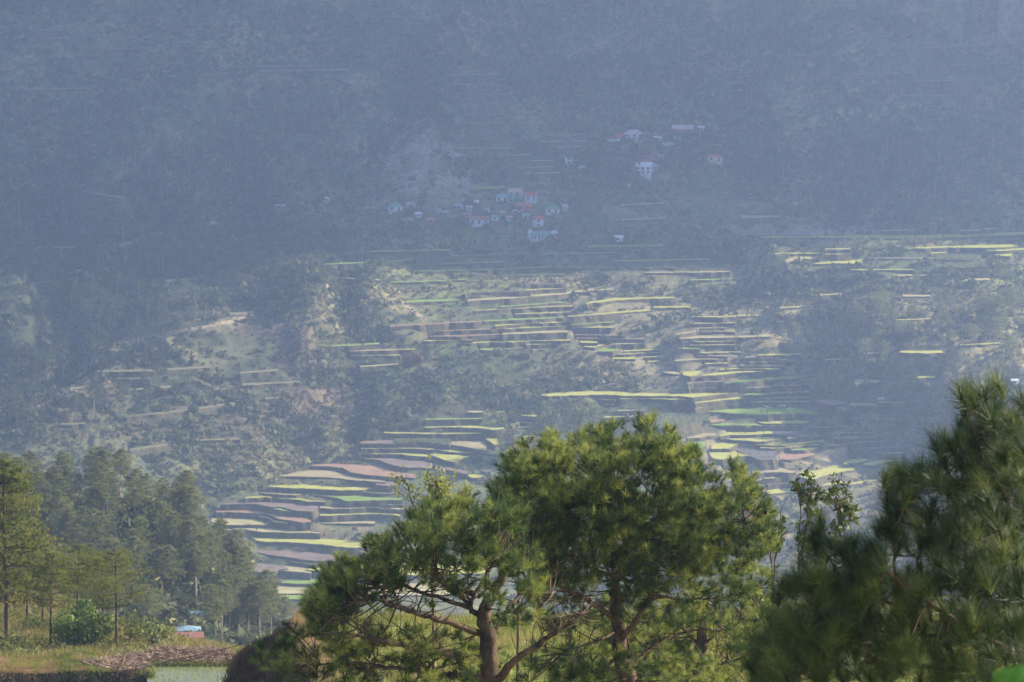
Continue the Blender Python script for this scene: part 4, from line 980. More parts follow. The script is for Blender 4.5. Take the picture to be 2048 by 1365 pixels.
# flooded seedbed
wm = bpy.data.materials.new('pond_water'); wm.use_nodes = True; b_ = wm.node_tree.nodes['Principled BSDF']; b_.inputs['Base Color'].default_value = (.17, .20, .085, 1); b_.inputs['Roughness'].default_value = .2; b_.inputs['Specular IOR Level'].default_value = .6
uq = np.linspace(284, 560, 24); rowsP = []
for yy in (211, 216, 222): rowsP.append([((u-CX)/F*yy, yy, -42.10) for u in uq])
edge = 228.3+.15*np.sin(uq*.06)-np.clip((330-uq)/40, 0, 1)*.6
rowsP.append([((u-CX)/F*e_, e_, -42.10) for u, e_ in zip(uq, edge)])
Vp = np.array(rowsP).reshape(-1, 3); Fp = [(r_*24+c, r_*24+c+1, (r_+1)*24+c+1, (r_+1)*24+c) for r_ in range(3) for c in range(23)]
tag(obj('pond', mesh('pond', Vp, Fp, [wm])), 'shallow flooded rice seedbed at the lower left', kind='structure')
sd = pts(292, 520, 214, 228.0, 2600); sd[:, 2] = -42.12; grass_mass('rice_seedlings', sd, M['green_grass'], 'thin rice seedlings standing in the flooded bed', (.08, .2), .02, 2, .25)
ed = pts(284, 520, 228.1, 228.6, 900); ed[:, 2] = -42.1; grass_mass('pond_edge_grass', ed, M['green_grass'], 'grass fringe along the back of the pond', (.12, .35), .03, 5)
wdk = pts(-60, 288, 223.8, 225.9, 1800); shrub_mass('bank_weeds', wdk, np.clip(rng.gamma(2, .12, len(wdk)), .1, .5), M['scrub_dark'], 'dark weeds hanging over the bank at lower left', per=8)

pe = pts(278, 296, 224.5, 229, 60); pe[:, 2] = -42.15; shrub_mass('pond_corner_weeds', pe, np.clip(rng.gamma(2, .09, len(pe)), .08, .35), M['bush_mix'], 'weeds along the left rim of the flooded bed', per=40, lf=.5)
# ---------------------------------------------------------------- village
RC = {'green': (.10, .28, .20), 'teal': (.16, .36, .34), 'rust': (.36, .15, .09), 'orange': (.50, .17, .08), 'red': (.45, .07, .06), 'white': (.72, .73, .74), 'pink': (.55, .38, .36), 'blue': (.26, .38, .44), 'grey': (.34, .36, .38), 'salmon': (.60, .36, .28), 'brown': (.24, .15, .10)}
WC = {'w': (.58, .59, .58), 'g': (.38, .42, .46), 'y': (.58, .50, .26), 'r': (.42, .10, .09), 'b': (.26, .20, .16), 'l': (.48, .56, .62)}
for k, c in RC.items(): M['roof_'+k] = mat('painted_metal_roof_'+k, tuple(x*.8 for x in c), c, .9, .5, spec=.4)
for k, c in WC.items(): M['wall_'+k] = mat('house_wall_'+k, tuple(x*.85 for x in c), c, .7, .85)
M['pane'] = mat('dark_window_glass', (.03, .04, .05), rough=.15, spec=.6); M['door'] = mat('wooden_door', (.16, .09, .05)); M['timber'] = mat('raw_timber', (.30, .18, .10), (.42, .27, .16), 2.0)
def house(u, v, wpx, hpx, roof, wall, label, shape='gable', yaw=0.0, dep=None, storeys=1, windows=None, name='house', cat='house', extra=None, lo=1380, hi=2700, lift=0.0, roof_h=None):
    x, y, z = spot(u, v, lo, hi); w_ = wpx*y/F*.94; h_ = hpx*y/F; dep = dep or max(3.0, w_*.6); rh = roof_h*h_ if roof_h else min(h_*.42, dep*.35+.4); wh = max(1.4, h_-rh*.9)
    e = obj(name, None, loc=(x, y+dep*.15, z+lift)); e.rotation_euler = (0, 0, yaw); tag(e, label, cat, None)
    V_, F_ = box(-w_/2, w_/2, -dep/2, dep/2, -3.5, wh); obj('wall', mesh('wall', V_, F_, [M['wall_'+wall]]), e)
    ov = .35; X0, X1, Y0, Y1 = -w_/2-ov, w_/2+ov, -dep/2-ov, dep/2+ov; t = .1
    if shape == 'gable': T_ = [(X0, Y0, wh-.1), (X1, Y0, wh-.1), (X1, 0, wh+rh), (X0, 0, wh+rh), (X0, Y1, wh-.1), (X1, Y1, wh-.1)]; Fr = [(0, 1, 2, 3), (3, 2, 5, 4)]
    elif shape == 'shed': T_ = [(X0, Y0, wh+.02), (X1, Y0, wh+.02), (X1, Y1, wh+rh), (X0, Y1, wh+rh)]; Fr = [(0, 1, 2, 3)]
    elif shape == 'cross': T_ = [(X0, Y0, wh-.1), (0, Y0, wh+rh), (X1, Y0, wh-.1), (X0, Y1, wh-.1), (0, Y1, wh+rh), (X1, Y1, wh-.1)]; Fr = [(0, 1, 4, 3), (1, 2, 5, 4)]
    else: k_ = min(w_, dep)*.45; T_ = [(X0, Y0, wh-.05), (X1, Y0, wh-.05), (X1, Y1, wh-.05), (X0, Y1, wh-.05), (X0+k_+ov, 0, wh+rh), (X1-k_-ov, 0, wh+rh)]; Fr = [(0, 1, 5, 4), (2, 3, 4, 5), (3, 0, 4), (1, 2, 5)]
    T_ = np.array(T_, float); nT = len(T_); T2 = np.vstack([T_, T_-[0, 0, t]]); Fr2 = list(Fr)+[tuple(nT+i for i in reversed(f)) for f in Fr]
    ed_ = {}
    for f in Fr:
        for a, b in zip(f, f[1:]+f[:1]): ed_[(a, b)] = 1
    for (a, b) in list(ed_):
        if (b, a) not in ed_: Fr2.append((b, a, a+nT, b+nT))
    obj('roof', mesh('roof', T2, Fr2, [M['roof_'+roof]]), e)
    if shape in ('gable', 'cross'):
        if shape == 'gable': G_ = [[(s_*w_/2*.998, -dep/2, wh), (s_*w_/2*.998, dep/2, wh), (s_*w_/2*.998, 0, wh+rh*.93)] for s_ in (-1, 1)]
        else: G_ = [[(-w_/2, s_*dep/2*.998, wh), (w_/2, s_*dep/2*.998, wh), (0, s_*dep/2*.998, wh+rh*.93)] for s_ in (-1, 1)]
        obj('gable', mesh('gable', np.array(sum(G_, [])), [(0, 1, 2), (3, 4, 5)], [M['wall_'+wall]]), e)
    nw = windows if windows is not None else max(1, int(w_/2.6)); ww = min(1.1, w_/(nw*2.2+.5)); rows_ = storeys
    for s_ in range(rows_):
        zc = wh*(s_+.55)/rows_
        for q in range(nw):
            xc = -w_/2+w_*(q+.5)/nw
            if s_ == 0 and q == nw//2 and nw > 1 and wh > 1.8 and name != 'church':
                V_, F_ = box(xc-.42, xc+.42, -dep/2-.05, -dep/2+.03, 0, min(1.95, wh*.85)); obj('door', mesh('door', V_, F_, [M['door']]), e); continue
            hh = min(.55, wh/rows_*.26); V_, F_ = box(xc-ww/2-.08, xc+ww/2+.08, -dep/2-.06, -dep/2+.02, zc-hh-.08, zc+hh+.08)
            wo = obj('window', mesh('window', V_, F_, [M['wall_w' if wall != 'w' else 'wall_g']]), e)
            V_, F_ = box(xc-ww/2, xc+ww/2, -dep/2-.085, -dep/2-.03, zc-hh, zc+hh); obj('pane', mesh('pane', V_, F_, [M['pane']]), wo)
    return e, w_, h_, wh, dep
HS = [(790, 422, 30, 15, 'green', 'w', 'green roofed house with a white lower storey at the left of the village', 'hip', .2), (822, 415, 18, 9, 'pink', 'g', 'low house under a pink and white metal roof beside the green roofed one', 'shed', -.2),
 (917, 417, 19, 9, 'blue', 'g', 'hut under a light blue metal roof in mid village', 'hip', 0), (853, 421, 20, 8, 'rust', 'b', 'long low rusty roof right of the pink roofed house', 'gable', .1),
 (891, 431, 16, 8, 'grey', 'b', 'dark hut with a pale grey roof edge', 'shed', .1), (814, 450, 24, 14, 'rust', 'g', 'rusty roofed house with a white fascia, lowest on the left', 'shed', 0), (861, 445, 16, 9, 'orange', 'b', 'small orange roofed hut among trees', 'gable', .2),
 (934, 434, 20, 8, 'rust', 'b', 'low rust roofed row just left of the long orange roof', 'gable', -.1), (958, 448, 41, 15, 'rust', 'l', 'long rust roofed house with blue grey walls', 'gable', .05), (1003, 403, 24, 15, 'teal', 'w', 'white house with a teal hipped roof at the top of the village', 'hip', .1),
 (1022, 404, 15, 7, 'green', 'g', 'small green roofed shed attached beside the teal roofed house', 'shed', 0), (1031, 396, 28, 18, 'salmon', 'g', 'grey house under a salmon pitched roof, highest of the village', 'gable', -.35), (1062, 403, 25, 18, 'red', 'l', 'two storey pale house with red roof and white balcony line', 'shed', 0),
 (1049, 419, 30, 13, 'orange', 'r', 'bright orange roofed house in the middle of the cluster', 'gable', -.15), (1036, 428, 17, 9, 'salmon', 'w', 'small white fronted house with slanting roof', 'gable', -.5), (1105, 427, 30, 16, 'green', 'w', 'white house with a wide green roof at the right of the village', 'hip', 0),
 (1076, 453, 22, 20, 'red', 'l', 'tall grey house with a small red roof behind the church', 'gable', .2), (951, 409, 9, 7, 'white', 'w', 'tiny white shed above mid village', 'gable', .5), (1130, 421, 10, 11, 'pink', 'g', 'narrow pale hut right of the wide green roof', 'shed', .2),
 (990, 440, 14, 8, 'teal', 'l', 'teal roofed shed beside the long rust roof', 'gable', 0), (1004, 431, 9, 7, 'pink', 'b', 'tiny pink roofed hut between larger houses', 'gable', .2), (650, 403, 13, 6, 'white', 'g', 'lone white roofed hut left of the village', 'shed', .5),
 (442, 436, 15, 9, 'red', 'w', 'lone white hut with a reddish roof beside the dirt road', 'gable', .3), (830, 385, 9, 7, 'grey', 'g', 'small pale hut at the foot of the rock face', 'shed', .3), (740, 422, 16, 5, 'grey', 'b', 'low grey roofed shed at the left end of the village', 'gable', 0),
 (565, 417, 26, 5, 'pink', 'b', 'low pinkish roofs in the scrub west of the village', 'gable', 0),
 (1267, 280, 40, 19, 'pink', 'l', 'large pale house with pinkish hipped roof at the top of the upper hamlet', 'hip', .1), (1239, 281, 15, 13, 'red', 'r', 'red walled house left of the large pale house', 'gable', .2), (1228, 287, 24, 4, 'white', 'w', 'long low white roofed shed at the left of the upper hamlet', 'shed', 0),
 (1266, 289, 20, 10, 'white', 'w', 'white gabled house below the large pale house', 'cross', .1), (1290, 322, 28, 10, 'red', 'r', 'house under a bright red roof below the timber frame', 'gable', .0), (1315, 281, 16, 7, 'white', 'g', 'shed with a bright white sheet roof', 'shed', .4),
 (1335, 296, 22, 10, 'pink', 'g', 'pink walled house right of the timber frame', 'gable', .3), (1366, 268, 43, 17, 'pink', 'r', 'long pink roofed house at the upper right of the hamlet', 'gable', -.1), (1403, 261, 12, 9, 'white', 'w', 'small white house at the right end of the hamlet', 'shed', 0),
 (1141, 330, 22, 14, 'white', 'w', 'white house with a flat slanting roof left of the upper hamlet', 'shed', .2), (1254, 378, 12, 10, 'grey', 'g', 'small grey hut below the upper hamlet', 'shed', .2), (1164, 340, 12, 7, 'grey', 'l', 'low grey hut beside the white slanting roof house', 'gable', .3),
 (1237, 482, 18, 10, 'white', 'w', 'pale box shaped hut alone on a bare terrace', 'shed', 0), (2028, 768, 15, 8, 'white', 'g', 'small white roofed hut at the right edge above the pine', 'gable', .3)]
for (u, v, wp_, hp, rf, wl, lab, shp, yaw) in HS:
    if lab.startswith('long low white roofed'): house(u, v, wp_, 7, rf, wl, lab, shp, yaw)
    else: house(u, v, wp_, hp, rf, wl, lab, shp, yaw, storeys=2 if hp >= 17 else 1)
for (u, v, wp_, hp, rf, wl, lab) in ((875, 425, 12, 7, 'grey', 'g', 'little grey hut between the rust and the dark roofs'), (905, 440, 13, 7, 'rust', 'b', 'small rust roofed hut in the lower middle of the village'), (938, 420, 11, 7, 'pink', 'g', 'tiny hut just right of the light blue roof'),
        (975, 425, 12, 8, 'grey', 'l', 'grey hut above the long rust roof'), (1018, 441, 13, 8, 'salmon', 'g', 'salmon roofed hut left of the tall grey house'), (1052, 436, 14, 8, 'grey', 'g', 'grey roofed hut behind the tall grey house'), (1120, 440, 12, 8, 'rust', 'b', 'rusty hut on the slope right of the church'),
        (770, 432, 13, 6, 'rust', 'b', 'rusty hut below the green roofed house at the left'), (835, 433, 12, 7, 'white', 'g', 'small white sheet roof left of the orange roofed hut'), (1355, 280, 14, 8, 'grey', 'l', 'grey hut under the long pink roof'), (1250, 300, 12, 7, 'grey', 'g', 'small hut below the red walled house'), (1320, 318, 12, 8, 'rust', 'g', 'small rusty hut right of the bright red roof'), (1268, 340, 12, 9, 'red', 'b', 'tiny red roofed hut left of the tall white house')):
    house(u, v, wp_, hp, rf, wl, lab, 'gable', rng.uniform(-.4, .4))
# yellow stilt house
e, w_, h_, wh, dep = house(1430, 327, 31, 13, 'red', 'y', 'yellow house on posts with a red hipped roof, right of the hamlet', 'hip', 0, lift=1.2)
for sx in (-1, 0, 1): V_, F_ = box(sx*w_*.45-.12, sx*w_*.45+.12, -dep/2-.9, -dep/2-.66, -3, 0.1); obj('post', mesh('post', V_, F_, [M['timber']]), e)
# white house under the red roof, two blocks
house(1287, 348, 34, 22, 'white', 'w', 'tall white house stepping down under the bright red roof', 'shed', -.15, storeys=2)
house(1306, 340, 18, 12, 'grey', 'l', 'grey side house touching the tall white one', 'gable', .4)
house(1288, 351, 14, 9, 'orange', 'w', 'little orange canopy house at the foot of the tall white one', 'gable', 0)
# church
e, w_, h_, wh, dep = house(1083, 480, 44, 17, 'green', 'w', 'white church with a long green roof and arched windows below the village', 'gable', -.12, windows=6, name='church', cat='church', dep=7.5)
tv, tf = box(-w_/2-1.4, -w_/2+.6, -2.2, .2, -2, wh+2.2); obj('bell_tower', mesh('bell_tower', tv, tf, [M['wall_w']]), e)
V_ = np.array([(w_/2, -3.2, -1), (w_/2+2.6, -3.2, -1), (w_/2+2.6, 3.2, -1), (w_/2, 3.2, -1), (w_/2, -3.2, wh), (w_/2+2.6, -3.2, wh), (w_/2+2.6, 3.2, wh), (w_/2, 3.2, wh), (w_/2, 0, wh+2.0), (w_/2+2.6, 0, wh+2.0)])
obj('porch', mesh('porch', V_, [(0, 1, 5, 4), (1, 2, 6, 9, 5), (2, 3, 7, 6), (3, 0, 4, 8, 7), (4, 5, 9, 8), (6, 7, 8, 9)], [M['wall_w']]), e)
# unfinished timber frame building
x, y, z = spot(1294, 310); k_ = y/F; e = obj('timber_frame_building', None, loc=(x, y, z)); tag(e, 'unfinished brown frame building under an arched roof, tallest of the upper hamlet', 'building')
W_ = 32*k_; H_ = 30*k_
for gx in np.linspace(-W_/2, W_/2, 5):
    for gy in (-2.5, 2.5): V_, F_ = box(gx-.14, gx+.14, gy-.14, gy+.14, -2.5, H_*.8); obj('post', mesh('post', V_, F_, [M['timber']]), e)
for gz in (H_*.05, H_*.3, H_*.55, H_*.8): V_, F_ = box(-W_/2-.2, W_/2+.2, -2.8, 2.8, gz-.12, gz+.1); obj('floor_slab', mesh('floor_slab', V_, F_, [M['roof_brown']]), e)
th = np.linspace(0, math.pi, 9); arc = [(math.cos(t)*W_*.52, H_*.8+math.sin(t)*H_*.2) for t in th]; V_ = np.array([(a, s_, b) for s_ in (-2.9, 2.9) for a, b in arc])
obj('roof', mesh('roof', V_, [(i, i+1, i+10, i+9) for i in range(8)], [M['roof_salmon']]), e)
V_, F_ = box(-W_/2+.3, W_/2-.3, 1.6, 1.9, 0, H_*.78); obj('back_wall', mesh('back_wall', V_, F_, [M['roof_brown']]), e)
# huts at the foot of the forested hill
house(372, 1291, 66, 17, 'rust', 'b', 'rusty orange roofed house among pines at the foot of the forested hill', 'gable', .12, lo=585, hi=780)
house(376, 1277, 46, 15, 'blue', 'l', 'light blue roofed house behind the rusty one at the hill foot', 'hip', .1, lo=585, hi=780)
house(395, 1245, 26, 9, 'blue', 'l', 'blue metal roof glimpsed higher between the pine trunks', 'gable', .3, lo=585, hi=780)
# field shelters
for (u, v, rf, lab) in ((1578, 785, 'red', 'open red roofed field shelter at the end of a bright green paddy'), (1762, 803, 'pink', 'open pale field shelter at the tip of the far right green strip')):
    x, y, z = spot(u, v); i_ = min(range(N), key=lambda i: 1e9 if not (FL[i][1][0, 0]-12 <= u <= FL[i][1][-1, 0]+12) else abs(at(FL[i][1], u)[1]-v-3)); z = ZT[i_]; t_, a_ = tz_tx(u, v+3); y = z/t_; x = a_*y
    e = obj('field_shelter', None, loc=(x, y, z)); tag(e, lab, 'shelter')
    for sx in (-1, 1):
        for sy in (-1, 1): V_, F_ = box(sx*1.0-.05, sx*1.0+.05, sy*.8-.05, sy*.8+.05, -.2, 1.7); obj('post', mesh('post', V_, F_, [M['timber']]), e)
    V_ = np.array([(-1.4, -1.1, 1.6), (1.4, -1.1, 1.6), (1.4, 0, 2.3), (-1.4, 0, 2.3), (-1.4, 1.1, 1.6), (1.4, 1.1, 1.6)]); V_ = np.vstack([V_, V_-[0, 0, .06]])
    obj('roof', mesh('roof', V_, [(0, 1, 2, 3), (3, 2, 5, 4), (9, 8, 7, 6), (10, 11, 8, 9), (1, 0, 6, 7), (4, 5, 11, 10), (0, 3, 9, 6), (3, 4, 10, 9), (2, 1, 7, 8), (5, 2, 8, 11)], [M['roof_'+rf]]), e)
    V_, F_ = box(.3, 1.1, -.5, .3, 0, .8); obj('sack_pile', mesh('sack_pile', V_, F_, [M['wall_w']]), e)
# people bending in the paddies
def person(h, top, low):
    vs = [(0, 0, .95), (0, -.02, 1.15), (0, -.16, 1.36), (0, -.20, 1.45), (.16, -.12, 1.34), (.22, -.30, 1.10), (.20, -.46, .88), (-.16, -.12, 1.34), (-.22, -.30, 1.10), (-.20, -.46, .88), (.1, 0, .90), (.12, -.04, .48), (.13, .02, .05), (.13, -.12, .02), (-.1, 0, .90), (-.13, .0, .48), (-.14, .08, .05), (-.14, -.06, .02)]
    es = [(0, 1), (1, 2), (2, 3), (2, 4), (4, 5), (5, 6), (2, 7), (7, 8), (8, 9), (0, 10), (10, 11), (11, 12), (12, 13), (0, 14), (14, 15), (15, 16), (16, 17)]
    rd = [.15, .16, .13, .06, .07, .05, .035, .07, .05, .035, .10, .075, .05, .04, .10, .075, .05, .04]
    me = bpy.data.meshes.new('body'); me.from_pydata(vs, es, []); o = bpy.data.objects.new('body', me); C.objects.link(o)
    sk = o.modifiers.new('s', 'SKIN'); 
    for i, q in enumerate(me.skin_vertices[0].data): q.radius = (rd[i], rd[i]); q.use_root = (i == 0)
    o.modifiers.new('d', 'SUBSURF').levels = 1; me.materials.append(top); return o
for (u, v, lab) in ((1490, 869, 'person bending in the yellow paddy, the left one of two'), (1527, 868, 'person bending in the yellow paddy, the right one of two'), (513, 1063, 'lone person in dark clothes on the pale stubble strip at lower left')):
    i_ = min(range(N), key=lambda i: 1e9 if not (FL[i][1][0, 0] <= u <= FL[i][1][-1, 0]) else abs(at(FL[i][1], u)[1]-v)); z = ZT[i_]; t_, a_ = tz_tx(u, v); y = z/t_; x = a_*y
    e = obj('person', None, loc=(x, y, z)); tag(e, lab, 'person'); M['cloth'] = M.get('cloth') or mat('dark_work_clothes', (.05, .04, .06)); o = person(1.6, M['cloth'], None); o.parent = e
    M['skin'] = M.get('skin') or mat('skin', (.35, .2, .13)); V_, F_ = tube([(0, -.22, 1.46), (0, -.25, 1.55), (0, -.27, 1.63), (0, -.28, 1.69)], [.05, .10, .10, .04], 8); obj('head', mesh('head', V_, F_, [M['skin']], None, True), e)
    V_, F_ = tube([(0, -.27, 1.62), (0, -.28, 1.70), (0, -.29, 1.76)], [.26, .12, .02], 10); obj('straw_hat', mesh('straw_hat', V_, F_, [M['dry_grass']]), e)

# ---------------------------------------------------------------- foreground
def limb(bag, pts_, y0, r0, r1, dy=None, wob=.012, k=8):
    n_ = len(pts_); dy = np.zeros(n_) if dy is None else np.broadcast_to(dy, (n_,)); P_ = [pt(u, v, y0+d_) for (u, v), d_ in zip(pts_, dy)]
    Pp = smooth_path(P_, 5, wob); V_, F_ = tube(Pp, np.linspace(r0, r1, len(Pp)), k, .08); bag.add(V_, F_); return Pp
def tufts(c, ax, n, L, wd, spread=(.25, 1.25), stem=.14):
    m = len(c); t = rng.uniform(0, 1, (m, n)); th = rng.uniform(spread[0], spread[1], (m, n))*(1.05-.45*t)
    p = unit(np.cross(ax[:, None], rdir(m*n).reshape(m, n, 3))); d = unit(ax[:, None]*np.cos(th)[..., None]+p*np.sin(th)[..., None]+np.array([0, 0, -.06]))
    b = c[:, None]+ax[:, None]*((t-1)*stem)[..., None]
    LL = (L if np.ndim(L) == 0 else np.asarray(L)[:, None])*rng.uniform(.75, 1.1, (m, n))
    return blades(b.reshape(-1, 3), d.reshape(-1, 3), LL.ravel(), np.full(m*n, wd))
def twigs(bag, c, ax, limbs, frac, r=.012, back=.35):
    LP = np.vstack(limbs)
    for q in range(len(c)):
        p0 = c[q]-ax[q]*back
        if rng.random() < frac:
            dd = np.linalg.norm((LP-c[q])*[1, .6, 1], axis=1)+rng.random(len(LP))*.12; a = LP[np.argmin(dd)]; mid_ = (a*.45+c[q]*.55)+[0, 0, -.08*np.linalg.norm(a-c[q])]+rng.normal(size=3)*.015
            P_ = smooth_path([a, mid_, c[q]], 3); bag.add(*tube(P_, np.linspace(r*1.9, r*.5, len(P_)), 4))
        else: bag.add(*tube([p0, c[q]], [r*.8, r*.5], 3))
def in_poly(P_, u, v):
    c = np.zeros(len(u), bool); n_ = len(P_); j = n_-1
    for i in range(n_):
        (x0, y0), (x1, y1) = P_[i], P_[j]
        c ^= ((y0 > v) != (y1 > v)) & (u < (x1-x0)*(v-y0)/((y1-y0) or 1e-9)+x0); j = i
    return c
def crown_points(polys, y0, seed):
    """clumps of shoots through a crown: returns shoot centres, their axes, clump centres"""
    s = y0/F; cl = []
    for (P_, th, dn) in polys:
        P_ = np.array(P_, float); u0, v0 = P_.min(0); u1, v1 = P_.max(0); m = int((u1-u0)*(v1-v0)*dn/190)
        u = rng.uniform(u0, u1, m); v = rng.uniform(v0, v1, m); k = in_poly(P_, u, v) & (fbm(u/42, v/30, 3, seed) > -.28); u, v = u[k], v[k]
        dy = rng.uniform(-1, 1, len(u)); dy = np.sign(dy)*np.abs(dy)**.8*th
        t, a_ = tz_tx(u, v); y = y0+dy; cl.append(np.stack([a_*y0, y, t*y0], 1))
    cl = np.vstack(cl); m = rng.integers(4, 8, len(cl)); own = np.repeat(np.arange(len(cl)), m); out = unit(cl-cl.mean(0)); out = out[own]
    off = rdir(len(own))*np.array([.17, .17, .09])*rng.uniform(.5, 1.3, (len(own), 1)); c = cl[own]+off
    ax = unit(out*.35+np.array([0, 0, .75])+unit(off)*.7+rdir(len(own))*.25); return c, ax, cl, own
def big_pine(name, label, y0, trunk, limbs, lobes, nneed, L, wd, dens_, group, gap=-.55, frac=.35, yel=.3, stem=.14, tr=(.19, .06)):
    e = obj(name, None, loc=(0, 0, 0)); base = np.array(pt(*trunk[0], y0)); tag(e, label, 'tree', group)
    B = Bag(); LP = []
    tp = limb(B, trunk, y0, tr[0], tr[1]); LP.append(tp[len(tp)//2:])
    for (P_, r0, r1, dy) in limbs:
        L_ = limb(B, P_, y0, r0*.74, min(r1, .02)*.7, dy); LP.append(L_)
        for q in range(int(5+len(L_)*.7)):
            i_ = rng.integers(len(L_)//5, len(L_)); g = L_[i_]; dn = unit((rdir(1)[0]*[1, 1, .6]+[0, 0, .45])[None])[0]; ln = rng.uniform(.25, 1.0)
            T_ = smooth_path([g, g+dn*ln*.5+rng.normal(size=3)*.06, g+dn*ln+rng.normal(size=3)*.14+[0, 0, .12*ln]], 3); B.add(*tube(T_, np.linspace(.014, .004, len(T_)), 4))
            if ln > .6: g2 = T_[3]; B.add(*tube([g2, g2+rdir(1)[0]*.25+[0, 0, .08]], [.007, .003], 3))
    c, a, cl, own = crown_points(lobes, y0, int(y0))
    LA = np.vstack(LP)
    for q in range(len(cl)):
        dd = np.linalg.norm((LA-cl[q])*[1, .7, 1.2], axis=1)+rng.random(len(LA))*.35; g = LA[np.argmin(dd)]; L_ = np.linalg.norm(g-cl[q])
        if rng.random() < frac*.45: P_ = smooth_path([g, g*.5+cl[q]*.5+[0, 0, -.10*L_]+rng.normal(size=3)*.06, cl[q]], 3); B.add(*tube(P_, np.linspace(.017, .006, len(P_)), 4))
    for q in rng.integers(0, len(cl), 80):
        g = cl[q]+rdir(1)[0]*[.08, .08, .02]-[0, 0, .12]; B.add(*tube([g, g+[0, 0, .03], g+[.01, 0, .07], g+[.01, 0, .10]], [.012, .036, .028, .006], 6))
    for q in range(0, len(c), 2): B.add(*tube([cl[own[q]], c[q]], [.006, .004], 3))
    off = lambda V_: V_-base
    # root the trunk in the ground
    gz = ground(base[0], base[1]); V_, F_ = tube(smooth_path([(base[0]+.15, base[1], gz-.5), (base[0], base[1]+.1, (gz+base[2])/2), tuple(base)], 3), np.linspace(tr[0]*1.35, tr[0], 7), 8, .06); B.add(V_, F_)
    B.V = [off(v) for v in B.V]; obj('trunk', B.mesh('trunk', [M['bark']], True), e)
    yl = rng.random(len(c)) < yel; yl = (rng.random(len(c)) < yel*.5) | ((fbm(c[:, 0]*2, c[:, 2]*2, 2, 210) > .18) & (rng.random(len(c)) < .75)); K = Bag()
    for kk, mi in ((~yl, 0), (yl, 1)):
        V_, F_ = tufts(c[kk], a[kk], nneed, L*rng.uniform(.8, 1.15, kk.sum()), wd, stem=stem); K.add(off(V_), F_, mi)
    obj('crown', K.mesh('crown', [M['pine_leaf'], M['pine_leaf2']]), e); e.location = tuple(base); return c
A_tr = [(1003, 1420), (982, 1355), (976, 1281), (968, 1226), (980, 1200), (1003, 1160), (1018, 1130)]
A_l = [([(968, 1232), (942, 1222), (946, 1195), (976, 1144), (991, 1118)], .075, .03, 0), ([(970, 1272), (901, 1246), (834, 1226), (795, 1214), (756, 1200), (700, 1205)], .085, .02, [0, -.4, -.8, -1, -1.2, -1.3]),
       ([(944, 1218), (874, 1195), (834, 1182), (795, 1167), (770, 1150)], .06, .02, [0, .3, .6, .9, 1]), ([(942, 1208), (897, 1175), (850, 1140), (830, 1115)], .05, .02, [0, .6, 1, 1.2]), ([(944, 1190), (889, 1163), (870, 1130)], .045, .02, [0, -.3, -.5]),
       ([(970, 1322), (893, 1306), (834, 1297), (756, 1281), (717, 1273), (638, 1264)], .11, .02, [0, -.5, -.9, -1.2, -1.3, -1.5]), ([(975, 1358), (905, 1350), (795, 1338), (717, 1327), (619, 1328)], .08, .018, [0, -.3, -.6, -.9, -1]),
       ([(776, 1171), (785, 1186), (797, 1201)], .03, .015, .9), ([(999, 1358), (1030, 1320), (1074, 1293), (1109, 1265), (1140, 1246), (1160, 1226)], .11, .035, [0, -.6, -1, -1.4, -1.6, -1.8]),
       ([(1040, 1250), (1081, 1214), (1109, 1183)], .05, .02, -.8), ([(985, 1268), (1015, 1220), (1045, 1180), (1050, 1140)], .06, .02, [0, .4, .8, 1]), ([(893, 1306), (860, 1330), (850, 1350)], .03, .01, -.5), ([(756, 1281), (700, 1250), (660, 1235)], .03, .012, -1.2)]
A_lobes = [([(1040, 1000), (990, 995), (930, 1005), (860, 1012), (800, 1042), (745, 1080), (715, 1112), (660, 1130), (603, 1183), (640, 1208), (700, 1200), (760, 1168), (815, 1140), (880, 1122), (940, 1112), (1000, 1125), (1050, 1110)], 1.6, 1.5),
           ([(760, 1150), (980, 1120), (1020, 1220), (900, 1200), (790, 1190)], 1.3, .2), ([(960, 1090), (1080, 1090), (1090, 1230), (1000, 1240)], 1.6, .5), ([(650, 1215), (600, 1235), (540, 1275), (500, 1320), (485, 1365), (760, 1380), (880, 1340), (800, 1290), (740, 1250)], 1.4, .62),
           ([(740, 1225), (880, 1260), (980, 1300), (1010, 1380), (860, 1380), (820, 1300)], 1.3, .40)]
ca = big_pine('pine_tree', 'spreading pine with low crooked limbs, left of the two large foreground pines', 72, A_tr, A_l, A_lobes, 42, .175, .0085, 0, 'large foreground pines', frac=.8)
B_tr = [(1262, 1430), (1252, 1355), (1242, 1312), (1238, 1261), (1232, 1225), (1230, 1163), (1225, 1060), (1218, 960)]
B_l = [([(1236, 1246), (1185, 1206), (1138, 1183), (1083, 1151), (1060, 1120)], .085, .025, [0, -.5, -.9, -1.2, -1.3]), ([(1240, 1280), (1264, 1253), (1295, 1206), (1307, 1175), (1303, 1144), (1330, 1080)], .10, .03, [0, -.3, -.5, -.6, -.6, -.4]),
       ([(1300, 1196), (1342, 1159), (1350, 1128), (1390, 1080)], .055, .02, [0, .3, .4, .5]), ([(1296, 1185), (1256, 1163), (1201, 1144), (1170, 1120)], .045, .02, [-.5, -.9, -1.2, -1.3]), ([(1307, 1191), (1381, 1198), (1460, 1194), (1500, 1180)], .04, .012, [-.3, 0, .3, .4]),
       ([(1262, 1360), (1275, 1320), (1330, 1280), (1400, 1260), (1460, 1262)], .07, .015, [0, .5, .9, 1.2, 1.3]), ([(1227, 1080), (1160, 1040), (1100, 1010)], .05, .015, [0, .3, .5]), ([(1226, 1050), (1300, 1010), (1360, 960)], .05, .015, [0, -.3, -.4]), ([(1238, 1262), (1180, 1290), (1110, 1310)], .04, .012, [0, -.8, -1.2]),
       ([(1340, 1090), (1420, 1060), (1490, 1040)], .04, .012, [-.4, -.2, 0])]
